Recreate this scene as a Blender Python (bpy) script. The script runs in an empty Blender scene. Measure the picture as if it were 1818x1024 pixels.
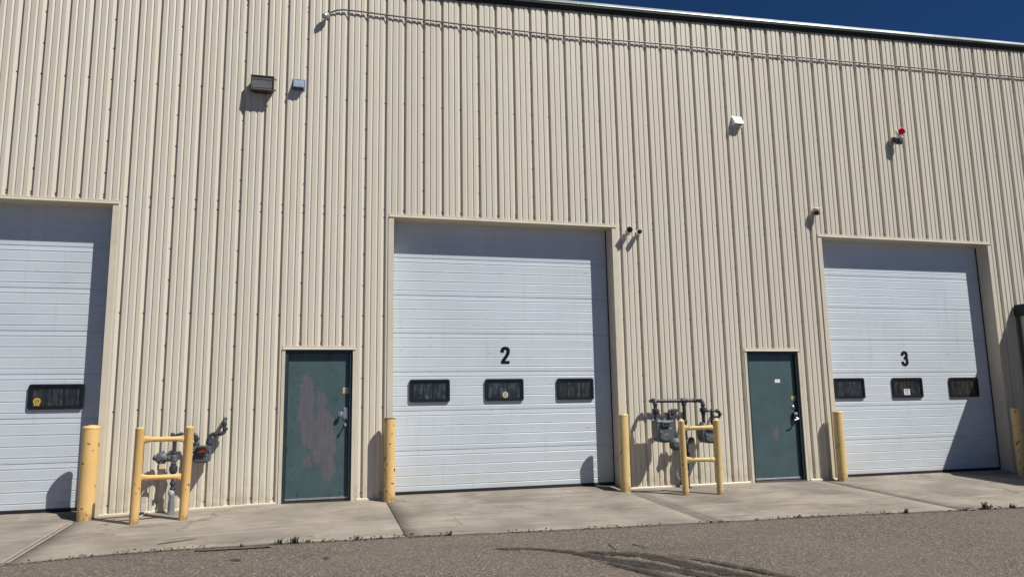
import bpy, bmesh, math, random
from mathutils import Vector, Matrix
import numpy as np
R = random.Random(7)
sc = bpy.context.scene
COL = sc.collection

# ------------------------------------------------------------------ camera
FPX, CX, CY = 1310.5, 909.0, 512.0          # focal length in photo pixels (1818 wide)
YAW, PIT, ROL = math.radians(14.980), math.radians(8.809), math.radians(-0.988)
CAM = Vector((2.660, -11.338, 1.600))
cy, sy, cp, sp, cr, sr = (math.cos(YAW), math.sin(YAW), math.cos(PIT), math.sin(PIT), math.cos(ROL), math.sin(ROL))
FWD = Vector((sy*cp, cy*cp, sp)); RT0 = Vector((cy, -sy, 0)); UP0 = RT0.cross(FWD)
RT = cr*RT0 + sr*UP0; UP = -sr*RT0 + cr*UP0
cd = bpy.data.cameras.new("camera"); cam = bpy.data.objects.new("camera", cd); COL.objects.link(cam)
cd.sensor_width = 36.0; cd.lens = FPX/1818*36.0; cd.clip_start = 0.1; cd.clip_end = 2000
m = Matrix((RT, UP, -FWD)).transposed().to_4x4(); m.translation = CAM
cam.matrix_world = m; sc.camera = cam

# ------------------------------------------------------------------ light
SUN = Vector((1.02, -1.0, 1.745)).normalized()
SUN_EL = math.asin(SUN.z); SUN_ROT = math.atan2(SUN.x, SUN.y)
w = bpy.data.worlds.new("World"); sc.world = w; w.use_nodes = True
nt = w.node_tree; nt.nodes.clear()
sky = nt.nodes.new("ShaderNodeTexSky"); sky.sky_type = 'NISHITA'; sky.sun_disc = False
sky.sun_elevation = SUN_EL; sky.sun_rotation = SUN_ROT; sky.altitude = 10000; sky.air_density = 2.0; sky.dust_density = 0.0; sky.ozone_density = 10.0
bg = nt.nodes.new("ShaderNodeBackground"); bg.inputs[1].default_value = 0.05
ow = nt.nodes.new("ShaderNodeOutputWorld")
hs = nt.nodes.new("ShaderNodeHueSaturation"); hs.inputs['Saturation'].default_value = 1.08; hs.inputs['Value'].default_value = 1.0
nt.links.new(sky.outputs[0], hs.inputs['Color']); nt.links.new(hs.outputs[0], bg.inputs[0]); nt.links.new(bg.outputs[0], ow.inputs[0])
sl = bpy.data.lights.new("sun", 'SUN'); sl.energy = 5.0; sl.angle = math.radians(0.5); sl.color = (1.0, 0.955, 0.88)
so = bpy.data.objects.new("sun", sl); COL.objects.link(so); so.location = (20, -30, 40)
so.rotation_euler = (-SUN).to_track_quat('-Z', 'Y').to_euler()
sc.view_settings.view_transform = 'Standard'; sc.view_settings.look = 'None'; sc.view_settings.exposure = 0.10; sc.view_settings.gamma = 1.0

# ------------------------------------------------------------------ helpers
def ray(px, py): return (RT*((px-CX)/FPX) - UP*((py-CY)/FPX) + FWD)
def W(px, py, Y=0.0):
    "point of the plane y = Y that the survey sighting (px, py) hits"
    d = ray(px, py); return CAM + d*((Y-CAM.y)/d.y)

def mixn(nt, a, b, fac, mode='MIX'):
    n = nt.nodes.new("ShaderNodeMix"); n.data_type = 'RGBA'; n.blend_type = mode
    for i, v in ((0, fac), (6, a), (7, b)):
        if hasattr(v, 'links'): nt.links.new(v, n.inputs[i])
        elif i == 0: n.inputs[0].default_value = v
        else: n.inputs[i].default_value = (*v, 1) if len(v) == 3 else v
    return n.outputs[2]
def math_(nt, op, a, b=0.0, c=None):
    n = nt.nodes.new("ShaderNodeMath"); n.operation = op
    for i, v in enumerate((a, b) if c is None else (a, b, c)):
        if hasattr(v, 'links'): nt.links.new(v, n.inputs[i])
        else: n.inputs[i].default_value = v
    return n.outputs[0]
def ramp(nt, src, lo, hi, a=0.0, b=1.0):
    n = nt.nodes.new("ShaderNodeMapRange"); n.inputs[1].default_value = lo; n.inputs[2].default_value = hi
    n.inputs[3].default_value = a; n.inputs[4].default_value = b; nt.links.new(src, n.inputs[0]); return n.outputs[0]
def coords(nt, scale=(1, 1, 1), kind='Object'):
    t = nt.nodes.new("ShaderNodeTexCoord"); mp = nt.nodes.new("ShaderNodeMapping")
    mp.inputs['Scale'].default_value = scale; nt.links.new(t.outputs[kind], mp.inputs[0]); return mp.outputs[0]
def noise(nt, vec, scale, detail=4, rough=0.55):
    n = nt.nodes.new("ShaderNodeTexNoise"); n.inputs['Scale'].default_value = scale; n.inputs['Detail'].default_value = detail
    n.inputs['Roughness'].default_value = rough; nt.links.new(vec, n.inputs['Vector']); return n.outputs['Fac']
def newmat(name, rough=0.5, metallic=0.0, spec=0.5):
    m = bpy.data.materials.new(name); m.use_nodes = True; b = m.node_tree.nodes["Principled BSDF"]
    b.inputs['Roughness'].default_value = rough; b.inputs['Metallic'].default_value = metallic
    b.inputs['Specular IOR Level'].default_value = spec
    return m, m.node_tree, b
def bump(nt, b, h, strength=0.3, dist=0.01):
    n = nt.nodes.new("ShaderNodeBump"); n.inputs['Strength'].default_value = strength; n.inputs['Distance'].default_value = dist
    nt.links.new(h, n.inputs['Height']); nt.links.new(n.outputs[0], b.inputs['Normal'])
def simple(name, col, rough=0.5, metallic=0.0, var=0.12, scale=9.0, spec=0.5, dirt=None, bmp=0.0):
    m, nt, b = newmat(name, rough, metallic, spec)
    v = coords(nt); f = noise(nt, v, scale, 5)
    lo = tuple(c*(1-var) for c in col); hi = tuple(min(1, c*(1+var)) for c in col)
    o = mixn(nt, lo, hi, ramp(nt, f, 0.3, 0.7))
    if dirt:
        g = noise(nt, v, dirt[1], 6, 0.65); o = mixn(nt, o, dirt[0], ramp(nt, g, dirt[2], dirt[2]+dirt[3]))
    nt.links.new(o, b.inputs['Base Color'])
    nt.links.new(ramp(nt, f, 0.3, 0.7, rough*0.85, min(1, rough*1.15)), b.inputs['Roughness'])
    if bmp: bump(nt, b, noise(nt, v, scale*8, 3), bmp, 0.004)
    return m

# ---- materials
def m_panel(name, col):
    m, nt, b = newmat(name, 0.40, 0, 0.8)
    v = coords(nt); sx = nt.nodes.new("ShaderNodeSeparateXYZ"); nt.links.new(v, sx.inputs[0])
    pid = math_(nt, 'FLOOR', math_(nt, 'DIVIDE', math_(nt, 'ADD', sx.outputs[0], 0.02), 0.9144))
    wn = nt.nodes.new("ShaderNodeTexWhiteNoise"); wn.noise_dimensions = '1D'; nt.links.new(pid, wn.inputs['W'])
    o = mixn(nt, tuple(c*0.965 for c in col), tuple(c*1.03 for c in col), wn.outputs['Value'])
    st = noise(nt, coords(nt, (9, 9, 0.35)), 1.0, 5, 0.6)          # long vertical weathering streaks
    o = mixn(nt, o, (col[0]*0.80, col[1]*0.80, col[2]*0.80), ramp(nt, st, 0.48, 0.80, 0, 0.55))
    bl = noise(nt, v, 0.8, 4); o = mixn(nt, o, (col[0]*0.96, col[1]*0.99, col[2]*1.0), ramp(nt, bl, 0.45, 0.7, 0, 0.6))
    sp = math_(nt, 'MULTIPLY', ramp(nt, sx.outputs[2], 0.75, 0.2), ramp(nt, noise(nt, v, 5, 6, 0.7), 0.42, 0.68))
    o = mixn(nt, o, (0.36, 0.29, 0.18), math_(nt, 'MULTIPLY', sp, 0.85))   # splashed soil at the foot
    nt.links.new(o, b.inputs['Base Color'])
    nt.links.new(ramp(nt, st, 0.3, 0.7, 0.36, 0.52), b.inputs['Roughness'])
    bump(nt, b, noise(nt, coords(nt, (1.6, 1.6, 0.45)), 2.2, 3), 0.30, 0.025)
    return m
PANEL = m_panel("tan_panel_paint", (0.628, 0.580, 0.474))
TRIM = simple("tan_trim_paint", (0.62, 0.56, 0.445), 0.45, 0, 0.06, 3.0, dirt=((0.38, 0.29, 0.17), 4.0, 0.62, 0.2))
SCREW = simple("screw_metal", (0.10, 0.075, 0.05), 0.7, 0.1)
GREEN = simple("dark_green_metal", (0.006, 0.018, 0.017), 0.5, 0, 0.2, 2.0, spec=0.25)
DRIP = simple("pale_flashing", (0.30, 0.335, 0.335), 0.33, 0.25, 0.22, 0.9, spec=0.8)
def m_sectional(name):
    m, nt, b = newmat(name, 0.38, 0, 0.5)
    v = coords(nt); col = (0.550, 0.606, 0.655)
    sx = nt.nodes.new("ShaderNodeSeparateXYZ"); nt.links.new(v, sx.inputs[0])
    f = noise(nt, v, 1.1, 5); o = mixn(nt, tuple(c*0.94 for c in col), tuple(c*1.04 for c in col), ramp(nt, f, 0.3, 0.7))
    st = noise(nt, coords(nt, (14, 14, 0.8)), 1.0, 5, 0.65)
    o = mixn(nt, o, (0.36, 0.37, 0.38), ramp(nt, st, 0.58, 0.82, 0, 0.5))
    low = math_(nt, 'MULTIPLY', ramp(nt, sx.outputs[2], 0.95, 0.2), ramp(nt, noise(nt, coords(nt, (1.5, 1.5, 5)), 1.3, 6, 0.7), 0.40, 0.66))
    o = mixn(nt, o, (0.50, 0.42, 0.28), math_(nt, 'MULTIPLY', low, 0.5))
    sc2 = noise(nt, coords(nt, (3, 3, 22)), 1.4, 3, 0.5); o = mixn(nt, o, (0.30, 0.31, 0.33), ramp(nt, sc2, 0.67, 0.73, 0, 0.55))
    nt.links.new(o, b.inputs['Base Color']); bump(nt, b, noise(nt, coords(nt, (1.0, 1, 2.0)), 1.6, 3), 0.12, 0.02)
    return m
WDOOR = m_sectional("white_door_steel")
SEAL = simple("black_rubber", (0.012, 0.012, 0.015), 0.6)
FRAMEBLK = simple("black_plastic_frame", (0.010, 0.011, 0.014), 0.4)
def m_glass(name, tint, seed):
    m, nt, b = newmat(name, 0.12, 0, 0.5)
    v = coords(nt, (1, 1, 1)); sx = nt.nodes.new("ShaderNodeSeparateXYZ"); nt.links.new(v, sx.inputs[0])
    mp = coords(nt, (28, 28, 2.2)); st = noise(nt, mp, 1.0, 5, 0.7)
    bl = noise(nt, v, 9+seed, 5, 0.65)
    fac = math_(nt, 'MULTIPLY', ramp(nt, st, 0.40, 0.72), ramp(nt, bl, 0.34, 0.66, 0.1, 0.85))
    o = mixn(nt, (0.012, 0.014, 0.016), tint, fac)
    nt.links.new(o, b.inputs['Base Color']); nt.links.new(ramp(nt, fac, 0, 0.6, 0.10, 0.55), b.inputs['Roughness'])
    return m
GLASS_A = m_glass("dirty_glass_teal", (0.16, 0.22, 0.24), 0); GLASS_B = m_glass("dirty_glass_grey", (0.12, 0.13, 0.13), 2); GLASS_C = m_glass("dirty_glass_brown", (0.15, 0.14, 0.11), 4)
NUMBLK = simple("black_stencil_paint", (0.008, 0.010, 0.018), 0.8, spec=0.1)
def m_green_door(name, ells, wear):
    m, nt, b = newmat(name, 0.45, 0, 0.5)
    v = coords(nt); col = (0.058, 0.100, 0.106)
    f = noise(nt, v, 3.0, 5); o = mixn(nt, tuple(c*0.85 for c in col), tuple(c*1.15 for c in col), ramp(nt, f, 0.3, 0.7))
    # darker older coat in scuffs
    sc_ = noise(nt, coords(nt, (5, 5, 3)), 2.0, 6, 0.75); o = mixn(nt, o, (0.020, 0.055, 0.055), ramp(nt, sc_, 0.585+wear, 0.61+wear, 0, 0.8))
    nz = nt.nodes.new("ShaderNodeTexNoise"); nz.inputs['Scale'].default_value = 8; nz.inputs['Detail'].default_value = 10; nz.inputs['Roughness'].default_value = 0.72
    nt.links.new(v, nz.inputs['Vector'])
    sub = nt.nodes.new("ShaderNodeVectorMath"); sub.operation = 'SUBTRACT'; nt.links.new(nz.outputs['Color'], sub.inputs[0]); sub.inputs[1].default_value = (0.5, 0.5, 0.5)
    mul = nt.nodes.new("ShaderNodeVectorMath"); mul.operation = 'MULTIPLY'; nt.links.new(sub.outputs[0], mul.inputs[0]); mul.inputs[1].default_value = (0.30, 0, 0.42)
    add = nt.nodes.new("ShaderNodeVectorMath"); add.operation = 'ADD'; nt.links.new(v, add.inputs[0]); nt.links.new(mul.outputs[0], add.inputs[1])
    tot = None
    for (ex, ez, rx, rz) in ells:
        s = nt.nodes.new("ShaderNodeVectorMath"); s.operation = 'SUBTRACT'; nt.links.new(add.outputs[0], s.inputs[0]); s.inputs[1].default_value = (ex, 0, ez)
        q = nt.nodes.new("ShaderNodeVectorMath"); q.operation = 'MULTIPLY'; nt.links.new(s.outputs[0], q.inputs[0]); q.inputs[1].default_value = (1/rx, 0, 1/rz)
        l = nt.nodes.new("ShaderNodeVectorMath"); l.operation = 'LENGTH'; nt.links.new(q.outputs[0], l.inputs[0])
        tot = l.outputs['Value'] if tot is None else math_(nt, 'MINIMUM', tot, l.outputs['Value'])
    if tot is not None:
        rg_ = noise(nt, v, 34, 8, 0.75); tot = math_(nt, 'ADD', tot, math_(nt, 'MULTIPLY', math_(nt, 'SUBTRACT', rg_, 0.5), 1.5))
        edge = ramp(nt, tot, 1.10, 1.02); o = mixn(nt, o, (0.025, 0.06, 0.06), math_(nt, 'MULTIPLY', edge, 0.6))
        g = noise(nt, coords(nt, (12, 12, 2)), 1.5, 5); grey = mixn(nt, (0.088, 0.089, 0.102), (0.126, 0.126, 0.142), ramp(nt, g, 0.3, 0.7))
        o = mixn(nt, o, grey, ramp(nt, tot, 1.01, 0.985))
        bump(nt, b, ramp(nt, tot, 1.01, 0.985, 1, 0), 0.5, 0.002)
    nt.links.new(o, b.inputs['Base Color'])
    return m
DKGREEN = simple("green_frame_paint", (0.016, 0.034, 0.040), 0.45)
def m_yellow(name, col, chip):
    m, nt, b = newmat(name, 0.48, 0, 0.5)
    v = coords(nt); f = noise(nt, v, 2.2, 5); o = mixn(nt, tuple(c*0.92 for c in col), tuple(min(1, c*1.06) for c in col), ramp(nt, f, 0.3, 0.7))
    fd = noise(nt, coords(nt, (6, 6, 1.2)), 1.5, 5); o = mixn(nt, o, (col[0]*0.95, col[1]*1.02, col[2]*1.5), ramp(nt, fd, 0.52, 0.75, 0, 0.6))
    vo = nt.nodes.new("ShaderNodeTexNoise"); vo.inputs['Scale'].default_value = 13; vo.inputs['Detail'].default_value = 3; vo.inputs['Roughness'].default_value = 0.5
    nt.links.new(v, vo.inputs['Vector'])
    rim = ramp(nt, vo.outputs['Fac'], chip-0.015, chip, 0, 0.7); o = mixn(nt, o, (0.55, 0.40, 0.22), rim)
    o = mixn(nt, o, (0.075, 0.030, 0.014), ramp(nt, vo.outputs['Fac'], chip, chip+0.012))
    sz = nt.nodes.new("ShaderNodeSeparateXYZ"); nt.links.new(v, sz.inputs[0])
    sc_ = noise(nt, coords(nt, (4, 4, 30)), 1.6, 5, 0.7); o = mixn(nt, o, (0.22, 0.17, 0.10), ramp(nt, sc_, 0.64, 0.72, 0, 0.55))      # scrapes
    ft = math_(nt, 'MULTIPLY', ramp(nt, sz.outputs[2], 0.16, 0.0), ramp(nt, noise(nt, v, 16, 6, 0.75), 0.38, 0.60)); o = mixn(nt, o, (0.17, 0.085, 0.04), math_(nt, 'MULTIPLY', ft, 0.85))   # rust at the foot
    nt.links.new(o, b.inputs['Base Color'])
    bump(nt, b, ramp(nt, vo.outputs['Fac'], chip, chip+0.012, 1, 0), 0.6, 0.003)
    return m
YEL = m_yellow("yellow_post_paint", (0.72, 0.47, 0.18), 0.665)
YEL_CH = m_yellow("chipped_yellow_paint", (0.70, 0.47, 0.19), 0.63)
YEL_P = m_yellow("pale_yellow_paint", (0.68, 0.50, 0.215), 0.66)
RUSTCAP = simple("rusty_rim", (0.10, 0.035, 0.015), 0.8)
STEEL = simple("brushed_steel", (0.52, 0.53, 0.56), 0.35, 0.8, 0.15, 30)
GALV = simple("galvanised_sheet", (0.25, 0.31, 0.40), 0.4, 0.25, 0.2, 25)
WHITE = simple("white_plastic", (0.78, 0.79, 0.78), 0.4, 0, 0.04)
CREAM = simple("cream_plastic", (0.62, 0.56, 0.42), 0.45, 0, 0.06)
BLACK = simple("black_plastic", (0.015, 0.015, 0.017), 0.4)
BRONZE = simple("dark_bronze", (0.028, 0.022, 0.020), 0.5, 0.2)
LENS = simple("prismatic_glass", (0.13, 0.13, 0.13), 0.22, 0, 0.15, 14)
PIPE = simple("dark_pipe_paint", (0.040, 0.040, 0.055), 0.5, 0.1, 0.3, 20, dirt=((0.11, 0.11, 0.12), 30.0, 0.60, 0.12))
IRON = simple("grey_cast_fitting", (0.105, 0.115, 0.125), 0.55, 0.2, 0.3, 22, bmp=0.2)
METER = simple("grey_meter_paint", (0.090, 0.112, 0.125), 0.45, 0.1, 0.15, 8, dirt=((0.18, 0.19, 0.19), 14.0, 0.60, 0.2))
SLEEVE = simple("grey_pipe_sleeve", (0.16, 0.185, 0.19), 0.6, 0, 0.12)
REDM = simple("red_mark", (0.20, 0.025, 0.025), 0.5, 0, 0.4, 40); REDL = simple("red_lens", (0.55, 0.012, 0.025), 0.15)
GOLD = simple("gold_sticker", (0.62, 0.42, 0.05), 0.5, 0, 0.08); CREAMST = simple("cream_sticker", (0.66, 0.56, 0.36), 0.5); PAPER = simple("white_sticker", (0.74, 0.75, 0.76), 0.5, 0, 0.03); INK = simple("sticker_ink", (0.05, 0.05, 0.05), 0.6)
CABLE = simple("white_cable", (0.7, 0.7, 0.68), 0.5)
COND = simple("conduit_metal", (0.17, 0.165, 0.165), 0.5, 0.3, 0.2, 12)
ROOF = simple("grey_roof_sheet", (0.35, 0.36, 0.36), 0.5)
def m_concrete(name):
    m, nt, b = newmat(name, 0.85, 0, 0.3)
    v = coords(nt); col = (0.270, 0.241, 0.203)
    f = noise(nt, v, 0.9, 6, 0.62); o = mixn(nt, tuple(c*0.72 for c in col), tuple(c*1.22 for c in col), ramp(nt, f, 0.36, 0.64))
    br = noise(nt, coords(nt, (1.2, 14, 1)), 1.6, 5, 0.65); o = mixn(nt, o, (0.343, 0.314, 0.274), ramp(nt, br, 0.55, 0.78, 0, 0.55))
    sc_ = nt.nodes.new("ShaderNodeMapping"); t = nt.nodes.new("ShaderNodeTexCoord"); nt.links.new(t.outputs['Object'], sc_.inputs[0])
    sc_.inputs['Rotation'].default_value = (0, 0, math.radians(-28)); sc_.inputs['Scale'].default_value = (0.7, 9, 1)
    sk = noise(nt, sc_.outputs[0], 1.3, 4, 0.6); o = mixn(nt, o, (0.409, 0.383, 0.343), ramp(nt, sk, 0.56, 0.68, 0, 0.7))
    dk = noise(nt, coords(nt, (1, 1.6, 1)), 1.7, 7, 0.7); o = mixn(nt, o, (0.139, 0.120, 0.099), ramp(nt, dk, 0.52, 0.72, 0, 0.75))
    ru = noise(nt, coords(nt, (0.8, 2.2, 1)), 1.1, 6, 0.7); o = mixn(nt, o, (0.248, 0.161, 0.095), ramp(nt, ru, 0.58, 0.74, 0, 0.55))
    sp = noise(nt, v, 22, 4, 0.7); o = mixn(nt, o, (0.146, 0.128, 0.106), ramp(nt, sp, 0.62, 0.72, 0, 0.55))
    g = noise(nt, v, 90, 3, 0.7); o = mixn(nt, o, (0.15, 0.13, 0.11), ramp(nt, g, 0.58, 0.72, 0, 0.45))
    vc = nt.nodes.new("ShaderNodeTexVoronoi"); vc.feature = 'DISTANCE_TO_EDGE'; vc.inputs['Scale'].default_value = 0.33
    wv = nt.nodes.new("ShaderNodeTexNoise"); wv.inputs['Scale'].default_value = 3.0; wv.inputs['Detail'].default_value = 6; nt.links.new(v, wv.inputs['Vector'])
    wa = nt.nodes.new("ShaderNodeVectorMath"); wa.operation = 'MULTIPLY_ADD'; nt.links.new(wv.outputs['Color'], wa.inputs[0]); wa.inputs[1].default_value = (.9, .9, 0); nt.links.new(v, wa.inputs[2]); nt.links.new(wa.outputs[0], vc.inputs['Vector'])
    ck = math_(nt, 'MULTIPLY', ramp(nt, vc.outputs['Distance'], 0.006, 0.001), ramp(nt, f, 0.50, 0.56)); o = mixn(nt, o, (0.10, 0.085, 0.07), math_(nt, 'MULTIPLY', ck, 0.7))
    nt.links.new(o, b.inputs['Base Color']); bump(nt, b, noise(nt, v, 60, 5, 0.7), 0.35, 0.006)
    return m
CONC = m_concrete("weathered_concrete")
JOINTM = simple("joint_dirt", (0.045, 0.038, 0.030), 0.95, 0, 0.3, 30)
EDGEC = simple("tooled_concrete_edge", (0.36, 0.33, 0.28), 0.8, 0, 0.15, 12)
def m_asphalt(name, k=1.0, alpha=False):
    m, nt, b = newmat(name, 0.88, 0, 0.35)
    v = coords(nt)
    vo = nt.nodes.new("ShaderNodeTexVoronoi"); vo.inputs['Scale'].default_value = 72; nt.links.new(v, vo.inputs['Vector'])
    cr_ = nt.nodes.new("ShaderNodeValToRGB"); e = cr_.color_ramp.elements
    sep = nt.nodes.new("ShaderNodeSeparateColor"); nt.links.new(vo.outputs['Color'], sep.inputs[0])
    e[0].position = 0.0; e[0].color = (0.055*k, 0.046*k, 0.040*k, 1); e[1].position = 1.0; e[1].color = (0.34*k, 0.30*k, 0.26*k, 1)
    for p, c in ((0.35, (0.095, 0.080, 0.070)), (0.7, (0.150, 0.128, 0.108)), (0.88, (0.200, 0.165, 0.135))):
        q = e.new(p); q.color = (c[0]*k, c[1]*k, c[2]*k, 1)
    nt.links.new(sep.outputs[0], cr_.inputs[0])
    fine = noise(nt, v, 24, 4, 0.8); o = mixn(nt, cr_.outputs[0], (0.055*k, 0.047*k, 0.042*k), ramp(nt, fine, 0.48, 0.72, 0, 0.65))
    big = noise(nt, v, 0.35, 6, 0.62); o = mixn(nt, o, (0.170*k, 0.138*k, 0.112*k), ramp(nt, big, 0.42, 0.68, 0, 0.45))
    b2 = noise(nt, coords(nt, (0.5, 1.6, 1)), 1.0, 5); o = mixn(nt, o, (0.075*k, 0.064*k, 0.057*k), ramp(nt, b2, 0.54, 0.78, 0, 0.5))
    nt.links.new(o, b.inputs['Base Color']); bump(nt, b, vo.outputs['Distance'], 0.6, 0.008)
    if alpha:
        a = noise(nt, v, 9.0, 6, 0.75); nt.links.new(ramp(nt, a, 0.32, 0.58, 0.25, 0.92), b.inputs['Alpha'])
    return m
ASPH = m_asphalt("aged_asphalt", 1.06); STAIN = m_asphalt("dark_asphalt_stain", 0.34, True); TAR = simple("tar_seal", (0.028, 0.026, 0.026), 0.7, 0, 0.3, 8)
WEED = simple("weed_leaf", (0.060, 0.070, 0.028), 0.6, 0, 0.35, 12); STRAW = simple("dry_grass", (0.20, 0.16, 0.075), 0.8, 0, 0.3, 12)

# ---- mesh building
class MB:
    def __init__(s): s.bm = bmesh.new()
    def _add(s, t, smooth=False, mi=0, bevel=0.0, seg=2):
        if bevel > 0:
            bmesh.ops.bevel(t, geom=list(t.edges), offset=bevel, segments=seg, affect='EDGES', profile=0.5, clamp_overlap=True)
        for f in t.faces: f.smooth = smooth; f.material_index = mi
        me = bpy.data.meshes.new("t"); t.to_mesh(me); t.free(); s.bm.from_mesh(me); bpy.data.meshes.remove(me)
    def box(s, a, b, bevel=0.0, M=None, mi=0, smooth=False):
        t = bmesh.new(); c = [(x, y, z) for x in (a[0], b[0]) for y in (a[1], b[1]) for z in (a[2], b[2])]
        v = [t.verts.new(M @ Vector(p) if M else p) for p in c]
        for q in ((0, 1, 3, 2), (4, 6, 7, 5), (0, 4, 5, 1), (2, 3, 7, 6), (0, 2, 6, 4), (1, 5, 7, 3)): t.faces.new([v[i] for i in q])
        bmesh.ops.recalc_face_normals(t, faces=t.faces); s._add(t, smooth, mi, bevel); return s
    def prism(s, poly, a, b, axis='y', bevel=0.0, mi=0, M=None, smooth=False):
        "extrude 2-D outline from a to b along axis; outline is (x,z) for y, (y,z) for x, (x,y) for z"
        t = bmesh.new()
        def P(u, v, k): 
            p = Vector({'y': (u, k, v), 'x': (k, u, v), 'z': (u, v, k)}[axis]); return M @ p if M else p
        A = [t.verts.new(P(u, v, a)) for u, v in poly]; B = [t.verts.new(P(u, v, b)) for u, v in poly]
        t.faces.new(A); t.faces.new(B[::-1]); n = len(poly)
        for i in range(n): t.faces.new((A[i], B[i], B[(i+1) % n], A[(i+1) % n]))
        bmesh.ops.recalc_face_normals(t, faces=t.faces); s._add(t, smooth, mi, bevel); return s
    def lathe(s, prof, org=(0, 0, 0), axis=(0, 0, 1), n=24, mi=0, smooth=True):
        "prof: list of (r, h) along axis from org"
        t = bmesh.new(); ax = Vector(axis).normalized(); q = ax.to_track_quat('Z', 'Y').to_matrix(); o = Vector(org); rings = []
        for r, h in prof:
            if r < 1e-6: rings.append([t.verts.new(o+ax*h)]); continue
            rings.append([t.verts.new(o + q @ Vector((r*math.cos(2*math.pi*i/n), r*math.sin(2*math.pi*i/n), h))) for i in range(n)])
        for a, b in zip(rings, rings[1:]):
            for i in range(n):
                j = (i+1) % n; f = [a[i % len(a)], a[j % len(a)], b[j % len(b)], b[i % len(b)]]
                f2 = list(dict.fromkeys(f))
                if len(f2) > 2: t.faces.new(f2)
        for k in (0, -1):
            if len(rings[k]) > 2: t.faces.new(rings[k])
        bmesh.ops.recalc_face_normals(t, faces=t.faces)
        me_s = smooth
        for e in t.edges:
            if len(e.link_faces) == 2 and e.calc_face_angle(0) > 0.7: e.smooth = False
        s._add(t, me_s, mi); return s
    def tube(s, pts, r, bend=None, n=14, mi=0, caps=True):
        "pipe through points with rounded corners"
        P = [Vector(p) for p in pts]; path = [P[0]]
        for i in range(1, len(P)-1):
            bd = bend if bend else r*2.2; a = (P[i-1]-P[i]); c = (P[i+1]-P[i]); k = min(bd, a.length*0.49, c.length*0.49)
            A = P[i]+a.normalized()*k; B = P[i]+c.normalized()*k
            for j in range(7):
                u = j/6; path.append((A*(1-u)+P[i]*u)*(1-u)+(P[i]*(1-u)+B*u)*u)
        path.append(P[-1]); t = bmesh.new(); rings = []
        nrm = None
        for i, p in enumerate(path):
            d = (path[min(i+1, len(path)-1)]-path[max(i-1, 0)]).normalized()
            if nrm is None: nrm = d.orthogonal().normalized()
            nrm = (nrm - d*nrm.dot(d)).normalized(); bi = d.cross(nrm); rr = r[i] if isinstance(r, list) else r
            rings.append([t.verts.new(p+(nrm*math.cos(2*math.pi*k/n)+bi*math.sin(2*math.pi*k/n))*rr) for k in range(n)])
        for a, b in zip(rings, rings[1:]):
            for i in range(n): t.faces.new((a[i], a[(i+1) % n], b[(i+1) % n], b[i]))
        if caps: t.faces.new(rings[0]); t.faces.new(rings[-1])
        bmesh.ops.recalc_face_normals(t, faces=t.faces)
        for e in t.edges:
            if len(e.link_faces) == 2 and e.calc_face_angle(0) > 0.9: e.smooth = False
        s._add(t, True, mi); return s
    def collar(s, p, d, r, h, mi=0, n=12):
        d = Vector(d).normalized(); p = Vector(p)-d*h/2
        return s.lathe([(r*0.86, 0), (r, h*0.15), (r, h*0.85), (r*0.86, h)], p, d, n, mi)
    def quad(s, *p, mi=0):
        t = bmesh.new(); t.faces.new([t.verts.new(q) for q in p]); s._add(t, False, mi); return s
    def build(s, name, mats, parent=None, loc=None):
        me = bpy.data.meshes.new(name); s.bm.to_mesh(me); s.bm.free()
        for mm in (mats if isinstance(mats, (list, tuple)) else [mats]): me.materials.append(mm)
        o = bpy.data.objects.new(name, me); COL.objects.link(o)
        if loc is not None:
            me.transform(Matrix.Translation(-Vector(loc))); o.location = loc
        if parent: put(o, parent)
        return o
def put(o, parent):
    "parent o to parent, keeping its world position (roots are only translated)"
    def wl(p): return p.location + (wl(p.parent) if p.parent else Vector((0, 0, 0)))
    o.location = o.location - wl(parent); o.parent = parent
def tag(o, label=None, cat=None, group=None, kind=None):
    for k, v in (('label', label), ('category', cat), ('group', group), ('kind', kind)):
        if v: o[k] = v
    return o
def thing(name, label, cat, loc=(0, 0, 0), group=None):
    o = bpy.data.objects.new(name, None); COL.objects.link(o); o.location = loc; o.empty_display_size = 0.2
    return tag(o, label, cat, group)

# ------------------------------------------------------------------ the ground
ZX = [-6, -.17, 2.2, 3.7, 7.7, 9.8, 11.4, 15, 20]; ZZ = [.19, .19, .243, .235, .2, .206, .19, .15, .12]
KX = [-9, -.4, .4, 1.2, 2, 3.6, 5.5, 7.8, 9, 10.2, 12.2, 26]; KY = [-2.55, -2.5, -2.41, -2.42, -2.55, -2.58, -2.66, -2.69, -2.75, -2.86, -2.91, -3.3]
def zw(x): return float(np.interp(x, ZX, ZZ))
def zs(x, y): return zw(x)+0.04*min(y, 0.15)
def yk(x): return float(np.interp(x, KX, KY))
def za(x, y):
    k = yk(x)
    if y > k+0.005: return zs(x, k)-0.25
    return max(0.0, (zs(x, k)-0.014)*(1-(k-y)/8.6))
def G(px, py, fn):
    d = ray(px, py); lo, hi = 2.0, 40.0
    for _ in range(50):
        t = (lo+hi)/2; p = CAM+d*t
        if p.z > fn(p.x, p.y): lo = t
        else: hi = t
    return CAM+d*lo

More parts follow.
